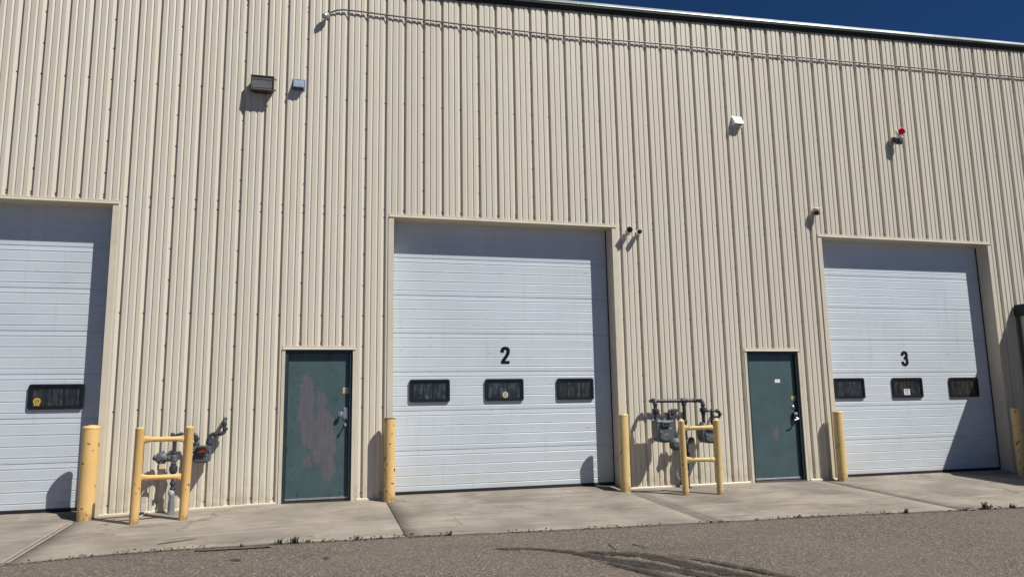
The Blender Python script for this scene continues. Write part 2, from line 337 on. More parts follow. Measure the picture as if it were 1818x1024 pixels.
bm = bmesh.new()
gx = [-400, -120, -40, -20] + [-10+0.25*i for i in range(141)] + [32, 45, 120, 400]
rows = []
offs = [0.30, 0.02, 0.0, -0.15, -0.5, -1, -1.6, -2.4, -3.5, -5, -7, -8.6, -12, -20, -60, -400]
for x in gx:
    k = yk(x)
    rows.append([bm.verts.new((x, 400, za(x, 5)))] + [bm.verts.new((x, k+o, za(x, k+o))) for o in offs])
for a, b in zip(rows, rows[1:]):
    for i in range(len(a)-1): bm.faces.new((a[i], a[i+1], b[i+1], b[i]))
bmesh.ops.recalc_face_normals(bm, faces=bm.faces)
for f in bm.faces: f.smooth = True
me = bpy.data.meshes.new("asphalt_yard"); bm.to_mesh(me); bm.free(); me.materials.append(ASPH)
o = bpy.data.objects.new("asphalt_yard", me); COL.objects.link(o); tag(o, kind='structure')

JX = [-9, -4.1, -0.33, 3.70, 7.50, 11.15, 14.9, 18.6, 24]
GAP = 0.006
t = bmesh.new()
for a, b in zip(JX, JX[1:]):
    n = max(2, int((b-a)/0.25)); xs = [a+GAP+(b-a-2*GAP)*i/n for i in range(n+1)]
    ys = [0.0, 0.06, 0.16, 0.3, 0.45, 0.6, 0.75, 0.88, 0.96, 0.995, 1.0]
    g = []
    for i, x in enumerate(xs):
        col = []
        edge = 0.006 if i in (0, n) else 0
        k = yk(x) + 0.012*math.sin(x*3.7)+0.008*math.sin(x*11.3+1)
        for q in ys:
            y = 0.42+(k-0.42)*q; col.append(t.verts.new((x, y, zs(x, y)-edge-(0.008 if q == 1.0 else 0))))
        col.append(t.verts.new((x, k, zs(x, k)-0.3))); g.append(col)
    for c, d in zip(g, g[1:]):
        for i in range(len(c)-1): t.faces.new((c[i], c[i+1], d[i+1], d[i]))
    for c in (g[0], g[-1]):
        bot = [t.verts.new((v.co.x, v.co.y, v.co.z-0.28)) for v in c[:-1]]
        for i in range(len(bot)-1): t.faces.new((c[i], c[i+1], bot[i+1], bot[i]))
bmesh.ops.recalc_face_normals(t, faces=t.faces)
mb = MB(); mb._add(t, True); o = mb.build("concrete_apron", CONC); tag(o, kind='structure')
for p in o.data.polygons: p.use_smooth = abs(p.normal.z) > 0.8
# dirt lying in the joints, tooled edges of the joint by the second bay
mb = MB()
for x in JX[1:-1]:
    for i in range(12):
        y0 = 0.3+(yk(x)-0.3)*i/12; y1 = 0.3+(yk(x)-0.3)*(i+1)/12
        mb.quad((x-GAP-.002, y0, zs(x, y0)-0.016), (x+GAP+.002, y0, zs(x, y0)-0.016), (x+GAP+.002, y1, zs(x, y1)-0.016), (x-GAP-.002, y1, zs(x, y1)-0.016))
tag(mb.build("joint_filler", JOINTM), kind='structure')
mb = MB()
for x in (7.50, -0.33):
    for s_ in (-1, 1):
        for i in range(10):
            y0 = -0.4+(yk(x)+0.4)*i/10; y1 = -0.4+(yk(x)+0.4)*(i+1)/10; a, b = x+s_*(GAP+.012), x+s_*(GAP+.036)
            mb.quad((a, y0, zs(a, y0)+.004), (b, y0, zs(b, y0)+.004), (b, y1, zs(b, y1)+.004), (a, y1, zs(a, y1)+.004))
tag(mb.build("joint_edging", EDGEC), kind='structure')

def ribbon(name, pts, mat, lift, fn=za, jag=0.0):
    "flat stain / crack on the ground: list of (px, py, half height px) sightings"
    Q = []
    for (a, b) in zip(pts, pts[1:]):
        for i in range(6): Q.append(tuple(a[k]+(b[k]-a[k])*i/6 for k in range(3)))
    Q.append(pts[-1]); mb = MB(); prev = None
    for px, py, h in Q:
        h = max(0.15, h*(1+jag*R.uniform(-1, 1)))
        u, v = G(px, py-h, fn), G(px, py+h, fn)
        u = Vector((u.x, u.y, fn(u.x, u.y)+lift)); v = Vector((v.x, v.y, fn(v.x, v.y)+lift))
        if prev: mb.quad(prev[0], u, v, prev[1])
        prev = (u, v)
    return tag(mb.build(name, mat), kind='structure')
ribbon("tyre_mark", [(905, 973, .6), (960, 975, 1.8), (1010, 980, 2.8), (1060, 989, 3.6), (1100, 996, 4.5), (1160, 1005, 5.5), (1220, 1016, 4.5), (1290, 1030, 4)], STAIN, 0.010, jag=0.3)
ribbon("tyre_mark", [(1035, 979, .6), (1080, 983, 2.6), (1130, 985, 3.6), (1170, 991, 4.5), (1220, 1003, 5), (1280, 1015, 4.5), (1360, 1030, 4)], STAIN, 0.013, jag=0.3)
ribbon("tyre_mark", [(1185, 986, .6), (1240, 994, 1.6), (1300, 1005, 2.2), (1360, 1017, 2.6), (1420, 1030, 3)], STAIN, 0.016, jag=0.3)
ribbon("tyre_mark", [(1060, 994, .6), (1095, 1004, 2.5), (1140, 1014, 3.5), (1200, 1030, 4)], STAIN, 0.019, jag=0.3)
ribbon("oil_stain", [(408, 995, 1), (418, 994, 3), (428, 995, 1)], STAIN, 0.010, jag=0.4)
ribbon("oil_stain", [(573, 991, .6), (580, 991, 2), (586, 991, .6)], STAIN, 0.010, jag=0.4)
ribbon("oil_stain", [(880, 974, .6), (900, 975, 2), (925, 976, .6)], STAIN, 0.010, jag=0.4)
ribbon("asphalt_crack", [(1022, 938, .5), (1034, 950, .6), (1052, 956, .5), (1078, 964, .7), (1092, 975, .6), (1098, 984, .5)], TAR, 0.008, jag=0.4)
ribbon("asphalt_crack", [(1078, 964, .4), (1110, 962, .4), (1150, 973, .4)], TAR, 0.008, jag=0.4)
ribbon("tar_seal", [(-60, 1010, 4), (60, 999, 3.5), (150, 991, 3), (300, 979, 2.6), (440, 972, 2.4), (560, 965, 1.6), (640, 960, .6)], TAR, 0.012, jag=0.15)
ribbon("slab_crack", [(278, 966, .3), (300, 963, .5), (330, 959, .4), (348, 956, .2)], JOINTM, 0.005, zs, 0.3)

# ------------------------------------------------------------------ the warehouse
S = 0.3048
NX = [-100, 28, 32, 35, 40, 45, 52, 60, 90]; NE = [0, 0, .08, .2, .48, .81, 1.25, 1.7, 3.0]
def xr(n): return S*(n+float(np.interp(n, NX, NE)))
bld = thing("warehouse_building", "long tan ribbed metal warehouse with white overhead doors and dark green eave gutter", "building", (0, 0, 0))
X0, X1 = -8.0, 26.0
def zeave(x): return 8.06+0.0365*max(x, 0)+0.035
OPEN = [(-3.835, -0.175, 4.50), (3.80, 7.45, 4.50), (11.57, 15.36, 4.51), (2.235, 3.205, 2.43), (9.865, 10.885, 2.415)]   # x0, x1, head
DD, PD = 0.265, 0.062     # depths of the overhead doors and of the personnel doors
YP, YB = -0.013, 0.026   # pan face and groove bottom
PROF = [(-.052, YP), (-.009, YB), (.010, YB), (.024, YP), (.076, YP), (.096, YP+.011), (.104, YP+.011), (.110, YP), (.172, YP), (.192, YP+.011), (.200, YP+.011), (.206, YP)]
pts = []
n = -27
while xr(n) < X1:
    k = (xr(n+1)-xr(n))/S
    for dx, y in PROF:
        pts.append((xr(n)+dx*k, y))
    n += 1
pts = sorted(p for p in pts if X0 <= p[0] <= X1)
def yat(x):
    for a, b in zip(pts, pts[1:]):
        if a[0] <= x <= b[0]: return a[1]+(b[1]-a[1])*(x-a[0])/max(1e-6, b[0]-a[0])
    return YP
ex = [v for a, b, h in OPEN for v in (a, b)]
pts = sorted(pts + [(x, yat(x)) for x in ex])
mb = MB(); t = bmesh.new(); LAP = 4.66
for (xa, ya), (xb, yb) in zip(pts, pts[1:]):
    if xb-xa < 1e-5: continue
    xm = (xa+xb)/2; z0 = zw(xm)-0.06
    for a, b, h in OPEN:
        if a < xm < b: z0 = h
    for (za_, zb_, off) in ((z0, None, 0.0),):
        ta, tb = (zeave(xa)+.06, zeave(xb)+.06) if zb_ is None else (zb_, zb_)
        v = [t.verts.new(p) for p in ((xa, ya+off, za_), (xb, yb+off, za_), (xb, yb+off, tb), (xa, ya+off, ta))]
        t.faces.new(v)
bmesh.ops.remove_doubles(t, verts=t.verts, dist=1e-5)
mb._add(t, False, 0)
# screws: girt rows in every groove, stitch rows in every third
n = -26
while xr(n) < X1-0.5:
    x = xr(n)-0.013; zl = [0.33, 1.585, 2.951, 4.50, 4.63, 6.381, 7.85]
    if n % 3 == 2: zl += [6.381+0.47*i for i in (-3, -2, -1, 1, 2, 3)] + [2.951+0.47*i for i in (-2, -1, 1, 2)]
    for z in zl:
        z += R.uniform(-.012, .012)
        if any(a-0.03 < x < b+0.03 and z < h+0.1 for a, b, h in OPEN):
            continue
        mb.lathe([(0.010, 0), (0.010, 0.003), (0.007, 0.004), (0.006, 0.008)], (x+R.uniform(-.003, .003), YB-0.007, z), (0, -1, 0), 8, 1, False)
    for a, b, h in OPEN:
        if a+0.05 < x < b-0.05: mb.lathe([(0.010, 0), (0.010, 0.003), (0.007, 0.004), (0.006, 0.008)], (x, YB-.007, h+0.10), (0, -1, 0), 8, 1, False)
    n += 1
mb.build("wall_cladding", [PANEL, SCREW], bld)
# rear shell of the building
mb = MB()
mb.box((X0, 0.5, -0.1), (X0+.15, 24, 8.1)).box((X1-.15, 0.5, -0.1), (X1, 24, 9.0)).box((X0, 23.9, -0.1), (X1, 24.05, 8.6))
mb.build("rear_wall", PANEL, bld)
mb = MB()
for u, v in ((X0, 0), (0, X1)): mb.quad((u, -0.02, zeave(u)+.17), (v, -0.02, zeave(v)+.17), (v, 24, zeave(v)+.45), (u, 24, zeave(u)+.45))
mb.build("roof", ROOF, bld)
# gutter along the eave
xs_g = [X0] + [0.5*i for i in range(0, 53)]
def sweepx(prof, mat, name, zf=zeave, xs=None, parent=bld, smooth=False):
    t = bmesh.new(); R_ = []
    for x in (xs or xs_g): R_.append([t.verts.new((x, y, zf(x)+z)) for y, z in prof])
    nn = len(prof)
    for a, b in zip(R_, R_[1:]):
        for i in range(nn): t.faces.new((a[i], a[(i+1) % nn], b[(i+1) % nn], b[i]))
    t.faces.new(R_[0]); t.faces.new(R_[-1]); bmesh.ops.recalc_face_normals(t, faces=t.faces)
    mb = MB(); mb._add(t, smooth); return mb.build(name, mat, parent)
sweepx([(-.020, 0), (-.036, .003), (-.078, .070), (-.078, .104), (-.020, .121)], GREEN, "gutter")
sweepx([(-.020, .122), (-.079, .105), (-.084, .108), (-.085, .115), (-.082, .124), (-.054, .176), (-.020, .182)], DRIP, "drip_edge")
for x in (6.95, 10.1, 14.6):
    mb = MB(); z = zeave(x); mb.prism([(-.0845, z+.106), (-.0875, z+.115), (-.0845, z+.126), (-.056, z+.1785), (-.050, z+.171), (-.076, z+.113)], x-.012, x+.012, 'x'); mb.build("drip_joint", DRIP, bld)
# base trim, broken at the openings
seg = [(X0, -3.90), (-0.10, 2.16), (3.28, 3.70), (7.53, 9.79), (10.96, 11.50), (15.43, X1)]
for a, b in seg:
    mb = MB()
    n = max(1, int((b-a)/0.5)); xs_ = [a+(b-a)*i/n for i in range(n+1)]
    for u, v in zip(xs_, xs_[1:]):
        p = [(-.030, -.10), (-.030, .016), (-.024, .024), (.026, .034), (.026, -.10)]
        t = bmesh.new(); A = [t.verts.new((u, y, zs(u, 0)+z)) for y, z in p]; B = [t.verts.new((v, y, zs(v, 0)+z)) for y, z in p]
        for i in range(5): t.faces.new((A[i], A[(i+1) % 5], B[(i+1) % 5], B[i]))
        t.faces.new(A); t.faces.new(B); bmesh.ops.recalc_face_normals(t, faces=t.faces); mb._add(t)
    mb.build("base_trim", TRIM, bld)
# jamb and head trims of every opening
def trims(a, b, h, depth, fl, head):
    mb = MB(); z0 = zw((a+b)/2)-0.05
    for x, s_ in ((a, -1), (b, 1)):
        # L section: flange on the wall face and a return into the recess
        poly = [(x, YP-.010), (x+s_*fl, YP-.010), (x+s_*fl, YP+.012), (x+s_*.012, YP+.012), (x+s_*.012, depth), (x, depth)]
        mb.prism(poly, z0, h+(0.0 if head else .0), 'z')
    poly = [(YP-.022, h), (YP-.022, h+.012), (YP-.008, h+.020), (YP-.008, h+.055), (YP+.030, h+.055), (YP+.030, h+.014), (depth, h+.014), (depth, h)]
    mb.prism(poly, a-fl*.9, b+fl*.9, 'x')
    return mb.build("door_trim", TRIM, bld)
for (a, b, h) in OPEN[:3]: trims(a, b, h, DD+.03, 0.085, True)
for (a, b, h) in OPEN[3:]: trims(a, b, h, PD-.002, 0.045, True)

# ---- overhead doors
def rrect(x0, x1, z0, z1, r, n=5):
    P = []
    for cx_, cz_, a0 in ((x1-r, z1-r, 0), (x0+r, z1-r, 90), (x0+r, z0+r, 180), (x1-r, z0+r, 270)):
        for i in range(n+1):
            a = math.radians(a0+90*i/n); P.append((cx_+r*math.cos(a), cz_+r*math.sin(a)))
    return P
def ring(mb, outer, inner, y0, y1, mi=0):
    "flat frame between two outlines with the same count"
    t = bmesh.new(); n = len(outer)
    L = [[t.verts.new((x, y, z)) for x, z in o] for o, y in ((outer, y1), (outer, y0), (inner, y0), (inner, y1))]
    for k in range(4):
        a, b = L[k], L[(k+1) % 4]
        for i in range(n): t.faces.new((a[i], a[(i+1) % n], b[(i+1) % n], b[i]))
    bmesh.ops.recalc_face_normals(t, faces=t.faces); mb._add(t, False, mi)
def stroke(path, w):
    "outline polygon of a broad pen stroke: path points with their own widths"
    L, Rr = [], []
    for i, p in enumerate(path):
        a = Vector(path[max(0, i-1)]); b = Vector(path[min(len(path)-1, i+1)]); d = (b-a).normalized(); nn = Vector((-d.y, d.x)); ww = w[i] if isinstance(w, list) else w
        L.append(Vector(p)+nn*ww/2); Rr.append(Vector(p)-nn*ww/2)
    return L, Rr
def arc(cx_, cz_, rx, rz, a0, a1, n=10): return [(cx_+rx*math.cos(math.radians(a0+(a1-a0)*i/n)), cz_+rz*math.sin(math.radians(a0+(a1-a0)*i/n))) for i in range(n+1)]
def digit(which):
    "strips of quads in a 0.5 x 1 box"
    out = []
    def st(path, w): 
        L, Rr = stroke(path, w); out.extend([(L[i], L[i+1], Rr[i+1], Rr[i]) for i in range(len(path)-1)])
    if which == '2':
        p = [(0.08, 0.66), (0.085, 0.74)] + arc(0.25, 0.77, 0.165, 0.145, 165, 0, 10) + [(0.41, 0.66), (0.37, 0.54), (0.29, 0.41), (0.19, 0.27), (0.11, 0.13), (0.10, 0.06)]
        st(p, [.19, .19]+[.185]*11+[.19, .19, .19, .19, .20, .21]); out.append(tuple(Vector(q) for q in ((0.02, 0.0), (0.02, 0.16), (0.48, 0.16), (0.48, 0.0))))
    else:
        p = [(0.085, 0.70), (0.085, 0.76)] + arc(0.245, 0.775, 0.16, 0.145, 170, 0, 10) + [(0.405, 0.68)] + arc(0.25, 0.66, 0.155, 0.12, -10, -90, 5)
        st(p, [.19]*len(p))
        p = [(0.19, 0.54)] + arc(0.25, 0.40, 0.165, 0.135, 90, 10, 5) + [(0.415, 0.33)] + arc(0.245, 0.225, 0.17, 0.145, 0, -170, 10) + [(0.08, 0.25), (0.08, 0.31)]
        st(p, [.185]*len(p))
    return out
def number(ch, cx_, z0, wd, hgt, y, parent):
    mb = MB()
    for k, q in enumerate(digit(ch)):
        yy = y-0.0004*(k % 3)
        mb.quad(*[(cx_+(p.x-0.25)*wd/0.5, yy, z0+p.y*hgt) for p in q])
    return mb.build("door_number", NUMBLK, parent)
SEC = 0.603
def dp(x, z): return (x-.095*(x-2.66)/11.7, z-.095*(z-1.6)/11.7)
def dw(q): a = dp(q[0], q[2]); b = dp(q[1], q[3]); return (a[0], b[0], a[1], b[1], q[4])
def overhead(a, b, z0, label, wins, ch=None, numx=0, rustz=None):
    x0, x1 = a-0.02, b+0.02; top = z0+SEC*7+0.12
    prof = [(DD, z0)]
    for k in range(7):
        zb = z0+k*SEC
        if k: prof += [(DD+.003, zb-.008), (DD+.010, zb-.004), (DD+.010, zb+.001), (DD, zb+.004)]
        for f in (.125, .375, .625, .875):
            z = zb+f*SEC; prof += [(DD, z-.012), (DD+.0035, z-.006), (DD+.0035, z+.003), (DD-.0018, z+.008), (DD-.0018, z+.016), (DD, z+.023)]
    prof.append((DD, top))
    t = bmesh.new(); L = [t.verts.new((x0, y, z)) for y, z in prof]; M_ = [t.verts.new((x1, y, z)) for y, z in prof]
    B = [t.verts.new(p) for p in ((x0, DD+.05, z0), (x0, DD+.05, top), (x1, DD+.05, top), (x1, DD+.05, z0))]
    for i in range(len(prof)-1): t.faces.new((L[i], M_[i], M_[i+1], L[i+1]))
    t.faces.new(B); bmesh.ops.recalc_face_normals(t, faces=t.faces)
    mb = MB(); mb._add(t, False); d = mb.build("overhead_door", WDOOR, bld); d['label'] = label
    mb = MB(); mb.box((x0+.02, DD-.012, z0-.045), (x1-.02, DD+.03, z0-.002), 0.004); mb.build("bottom_seal", SEAL, d)
    # side seal strips against the jambs
    for u in (b-.012, a+.001):
        mb = MB(); mb.box((u, DD-.02, z0), (u+.011, DD-.001, top-.08)); mb.build("side_seal", SEAL, d)
    for (u0, u1, v0, v1, g) in map(dw, wins):
        mb = MB(); fw = 0.05
        ring(mb, rrect(u0, u1, v0, v1, .035), rrect(u0+fw*.55, u1-fw*.55, v0+fw*.55, v1-fw*.55, .022), DD-.030, DD+.01)
        ring(mb, rrect(u0+fw*.5, u1-fw*.5, v0+fw*.5, v1-fw*.5, .022), rrect(u0+fw*1.05, u1-fw*1.05, v0+fw*1.05, v1-fw*1.05, .014), DD-.020, DD+.01)
        mb.build("window_frame", FRAMEBLK, d)
        mb = MB(); mb.prism(rrect(u0+fw, u1-fw, v0+fw, v1-fw, .012), DD-.010, DD-.004, 'y'); mb.build("window_pane", g, d)
    if ch: number(ch, dp(numx, 2)[0], z0+1.93, .150, .275, DD-.006, d)
    return d
D1 = overhead(-3.835, -0.175, 0.296, "white overhead door cut off by the left edge, gold sticker in its window",
     [(-3.50, -2.81, 1.62, 1.97, GLASS_B), (-1.165, -0.475, 1.62, 1.97, GLASS_B)])
D2 = overhead(3.80, 7.45, 0.300, "white overhead door with black number 2",
     [(4.095, 4.735, 1.635, 1.99, GLASS_A), (5.31, 5.95, 1.635, 1.99, GLASS_A), (6.525, 7.165, 1.635, 1.99, GLASS_C)], '2', 5.657)
D3 = overhead(11.57, 15.36, 0.236, "white overhead door with black number 3 half in shadow",
     [(11.86, 12.52, 1.575, 1.95, GLASS_B), (13.145, 13.825, 1.57, 1.945, GLASS_B), (14.46, 15.14, 1.565, 1.94, GLASS_C)], '3', 13.497)
# concrete lips under the doors
for a, b, zt in ((-3.835, -0.175, .250), (3.80, 7.45, .254), (11.57, 15.36, .190)):
    mb = MB(); mb.prism([(DD+.2, 0.0), (DD+.2, zt), (0.08, zt-.004), (-0.02, zs((a+b)/2, 0)-.012), (-0.02, 0.0)], a+.0125, b-.0125, 'x'); tag(mb.build("door_sill", CONC), kind='structure')

# ---- stickers
def disc_sticker(x, z, r, y, mat, parent, base=True):
    mb = MB(); pl = [(x+r*(1+.07*(i % 2))*math.cos(2*math.pi*i/24), z+r*(1+.07*(i % 2))*math.sin(2*math.pi*i/24)) for i in range(24)]
    mb.prism(pl, y-.002, y, 'y')
    if base: mb.prism([(x-r*.8, z-r*1.45), (x+r*.8, z-r*1.45), (x+r*.62, z-r*.7), (x-r*.62, z-r*.7)], y-.0025, y, 'y')
    o_, i_ = [(x+r*.66*math.cos(2*math.pi*i/16), z+r*.66*math.sin(2*math.pi*i/16)) for i in range(16)], [(x+r*.5*math.cos(2*math.pi*i/16), z+r*.5*math.sin(2*math.pi*i/16)) for i in range(16)]
    ring(mb, o_, i_, y-.0036, y-.001, 1)
    mb.box((x-r*.32, y-.0036, z-r*.08), (x+r*.32, y-.001, z+r*.14), mi=1); mb.box((x-r*.5, y-.0036, z-r*1.25), (x+r*.5, y-.002, z-r*1.1), mi=1)
    return mb.build("sticker", [mat, INK], parent)
disc_sticker(*dp(-1.055, 1.735), .045, DD-.0105, GOLD, D1); disc_sticker(*dp(5.645, 1.735), .045, DD-.0105, CREAMST, D2)
mb = MB(); mb.box((dp(13.40, 2)[0], DD-.013, 1.625), (dp(13.535, 2)[0], DD-.0105, 1.735)); mb.box((dp(13.425, 2)[0], DD-.0145, 1.700), (dp(13.51, 2)[0], DD-.012, 1.716), mi=1); mb.box((dp(13.425, 2)[0], DD-.0145, 1.668), (dp(13.50, 2)[0], DD-.012, 1.676), mi=1); mb.box((dp(13.425, 2)[0], DD-.0145, 1.648), (dp(13.51, 2)[0], DD-.012, 1.655), mi=1)
mb.build("sticker", [PAPER, INK], D3)

# ---- personnel doors
def steel_door(a, b, h, mat, label, z0):
    mb = MB(); fw = .045; y0, y1 = 0.004, PD+.05
    mb.box((a+.001, y0, z0-.02), (a+fw, y1, h-.001), .003).box((b-fw, y0, z0-.02), (b-.001, y1, h-.001), .003).box((a+fw, y0, h-fw), (b-fw, y1, h-.001), .003)
    fr = mb.build("door_frame", DKGREEN, bld); fr['label'] = "dark green frame of the " + label
    mb = MB(); mb.box((a+fw+.003, PD, z0+.055), (b-fw-.003, PD+.045, h-fw-.003), .002)
    d = mb.build("steel_door", mat, bld, loc=((a+b)/2, PD, z0)); d['label'] = label
    mb = MB(); mb.box((a+fw, PD-.012, z0+.022), (b-fw, PD+.04, z0+.052), .004); mb.build("door_sweep", STEEL, d)
    mb = MB(); mb.prism([(PD+.05, z0-.04), (PD+.05, z0+.02), (-.01, z0+.006), (-.05, z0-.02), (-.05, z0-.04)], a+.002, b-.002, 'x'); mb.build("threshold", BRONZE, d)
    for z in (z0+.28, z0+1.05, z0+1.86):
        mb = MB(); mb.tube([(a+fw, PD-.010, z-.055), (a+fw, PD-.010, z+.055)], .010); mb.build("hinge", DKGREEN, d)
    return d
M1 = m_green_door("green_door_peeling", [(-.17, 1.62, .10, .22), (-.165, 1.30, .11, .40), (-.13, 1.02, .12, .20), (-.085, .86, .07, .11), (.045, 1.46, .075, .14), (.09, 1.04, .14, .30), (.12, .80, .15, .34), (.16, .46, .10, .17), (.02, .64, .07, .14), (-.14, .58, .065, .12), (.05, 1.25, .06, .16)], 0.0)
P1 = steel_door(2.235, 3.205, 2.43, M1, "green steel door with large grey peeled patches", 0.245)
M2 = m_green_door("green_door_worn", [(.01, .82, .045, .10), (.03, .74, .03, .07)], 0.07)
P2 = steel_door(9.865, 10.885, 2.415, M2, "green steel door with keypad lock and white label", 0.210)
# hardware of the peeling door
p = W(614, 733, PD); mb = MB(); mb.box((p.x-.038, PD-.014, p.z-.085), (p.x+.030, PD, p.z+.085), .004); mb.box((p.x-.012, PD-.020, p.z-.07), (p.x+.022, PD-.012, p.z+.07), .003); mb.build("latch_guard", STEEL, P1)
q = W(605, 735, PD); mb = MB(); mb.lathe([(.042, 0), (.042, .006), (.016, .012), (.014, .045), (.030, .052), (.034, .066), (.024, .080), (0, .084)], (q.x, PD, q.z), (0, -1, 0)); mb.build("door_knob", STEEL, P1)
q = W(613, 753, PD); mb = MB(); mb.lathe([(.026, 0), (.026, .012), (.020, .020)], (q.x, PD, q.z), (0, -1, 0)); mb.tube([(q.x, PD-.015, q.z), (q.x-.004, PD-.085, q.z-.004)], .010); mb.lathe([(.013, 0), (.018, .008), (.018, .022), (0, .028)], (q.x-.004, PD-.080, q.z-.004), (-.05, -1, -.05)); mb.build("pull_knob", STEEL, P1)
q = W(614, 693, PD); mb = MB(); mb.box((q.x-.042, PD-.003, q.z-.045), (q.x+.042, PD-.0005, q.z+.045))
o_, i_ = [[(q.x+r_*math.cos(2*math.pi*i/16), q.z+.006+r_*math.sin(2*math.pi*i/16)) for i in range(16)] for r_ in (.032, .024)]; ring(mb, o_, i_, PD-.0046, PD-.002, 1)
mb.box((q.x-.010, PD-.0046, q.z-.004), (q.x+.010, PD-.002, q.z+.014), mi=1); mb.box((q.x-.034, PD-.0046, q.z-.040), (q.x+.034, PD-.002, q.z-.032), mi=1)
mb.build("sticker", [CREAMST, simple("brown_ink", (.20, .10, .04), .6)], P1)
# hardware of the keypad door
q = W(1410, 737, PD); mb = MB(); mb.box((q.x-.045, PD-.050, q.z-.085), (q.x+.050, PD, q.z+.055), .014); kp = mb.build("keypad_lock", BLACK, P2)
mb = MB(); mb.box((q.x-.028, PD-.056, q.z+.010), (q.x+.034, PD-.048, q.z+.048), .004); mb.build("keypad_face", STEEL, P2); mb = MB(); mb.lathe([(.026, 0), (.026, .010), (.015, .016), (.015, .050)], (q.x+.012, PD-.05, q.z-.055), (0, -1, 0)); mb.build("lever_rose", STEEL, P2); mb = MB(); mb.tube([(q.x+.012, PD-.098, q.z-.055), (q.x-.030, PD-.104, q.z-.070), (q.x-.075, PD-.100, q.z-.080)], .011, .03); mb.build("door_lever", STEEL, P2)
q = W(1408, 722, PD); mb = MB(); mb.lathe([(.026, 0), (.026, .010), (.018, .016), (0, .017)], (q.x, PD, q.z), (0, -1, 0)); mb.build("lock_cylinder", STEEL, P2)
q = W(1409, 706, PD); mb = MB(); mb.box((q.x-.050, PD-.003, q.z-.034), (q.x+.054, PD-.0005, q.z+.032)); mb.box((q.x-.044, PD-.0042, q.z+.006), (q.x+.048, PD-.002, q.z+.026), mi=1); mb.box((q.x-.040, PD-.0042, q.z-.022), (q.x-.005, PD-.002, q.z-.012), mi=2); mb.box((q.x+.004, PD-.0042, q.z-.024), (q.x+.044, PD-.002, q.z-.004), mi=2); mb.build("sticker", [CREAMST, GOLD, INK], P2)
q = W(1380, 676, PD); mb = MB(); mb.box((q.x-.052, PD-.003, q.z-.030), (q.x+.052, PD-.0005, q.z+.030)); mb.build("door_label", PAPER, P2)

# ------------------------------------------------------------------ low annex at the right
anx = thing("entrance_annex", "low tan annex with dark green roof edge at the right of the warehouse", "annex", (17.9, -1.5, 0.12))
AX, AY, AZ = 15.90, -3.02, 3.12
mb = MB(); t = bmesh.new(); pr = []
for i in range(11):
    for dx, y in PROF: pr.append((-i*S-0.06-dx, y))
pr = sorted(p for p in pr if AY+0.02 < p[0] < -0.02); pr = [(AY, YP)]+pr+[(-0.018, YP)]
for a, b in zip(pr, pr[1:]):
    t.faces.new([t.verts.new((AX+.012+y, s_, z)) for (s_, y), z in ((a, -.05), (b, -.05), (b, AZ+.05), (a, AZ+.05))])
n = 0
while AX+S*n < 20.0:
    for dx, y in PROF: pass
    n += 1
mb._add(t); mb.box((AX+.05, AY+.0, -.05), (20.0, AY+.12, AZ)).box((19.88, AY+.12, -.05), (20.0, -.03, AZ)); mb.build("wall", PANEL, anx)
mb = MB(); mb.box((AX-.09, AY-.12, AZ-.02), (20.1, -.030, AZ+.20), .012); mb.build("roof_edge", GREEN, anx)
mb = MB(); mb.box((AX-.020, -.060, -.03), (AX-.002, -.024, AZ-.03)); mb.build("corner_shadow_trim", simple("corner_shadow_paint", (.10, .085, .06), .8), anx)  # corner strip; its dark colour paints in the shadow line between wall and annex

# ------------------------------------------------------------------ bollards
def bollard(base, toppx, r, mat, label, cap, dy=0.0):
    g = G(base[0], base[1], zs); y = g.y+r*0.6+dy; x = W(base[0], base[1], y).x; zt = W(*toppx, y).z; z0 = zs(x, y)
    mb = MB(); h = zt-z0
    root = None
    if cap == 'dome':
        pf = [(r, -.05), (r, h-.030), (r*1.03, h-.028), (r*1.03, h-.012)] + [(r*1.03*math.cos(a), h-.012+r*.34*math.sin(a)) for a in [math.radians(k) for k in (15, 35, 55, 75)]] + [(0, h-.012+r*.34)]
    elif cap == 'flat':
        pf = [(r, -.05), (r, h-.006), (r*.94, h), (r*.80, h+.002), (0, h+.004)]
    else:
        pf = [(r, -.05), (r, h), (r*.92, h), (r*.92, h-.12), (0, h-.12)]
    mb.lathe(pf, (x, y, z0), (0, 0, 1), 32)
    if cap == 'open': mb.lathe([(r*1.002, h-.012), (r*1.006, h-.004), (r*.99, h+.003), (r*.91, h+.003), (r*.915, h-.10)], (x, y, z0), (0, 0, 1), 32, 1)
    o = mb.build("bollard", [mat, RUSTCAP], loc=(x, y, z0)); tag(o, label, "bollard", "yellow bollards beside the overhead doors")
    return o
bollard((151, 925), (161, 757), .105, YEL, "thick yellow bollard with domed cap beside the leftmost white overhead door", 'dome', .06)
bollard((691, 890), (694, 742), .083, YEL_CH, "chipped open-topped yellow bollard with rust spots left of overhead door 2", 'open')
bollard((1111, 871), (1106, 735), .083, YEL_P, "pale yellow domed bollard right of overhead door 2, left of the twin gas meters", 'dome', -.09)
bollard((1497, 857), (1486, 730), .083, YEL_P, "yellow domed bollard between the keypad door and overhead door 3", 'dome', .16)
bollard((1817, 845), (1805, 724), .085, YEL_CH, "flat-topped yellow bollard in shade beside the annex at the far right", 'flat')

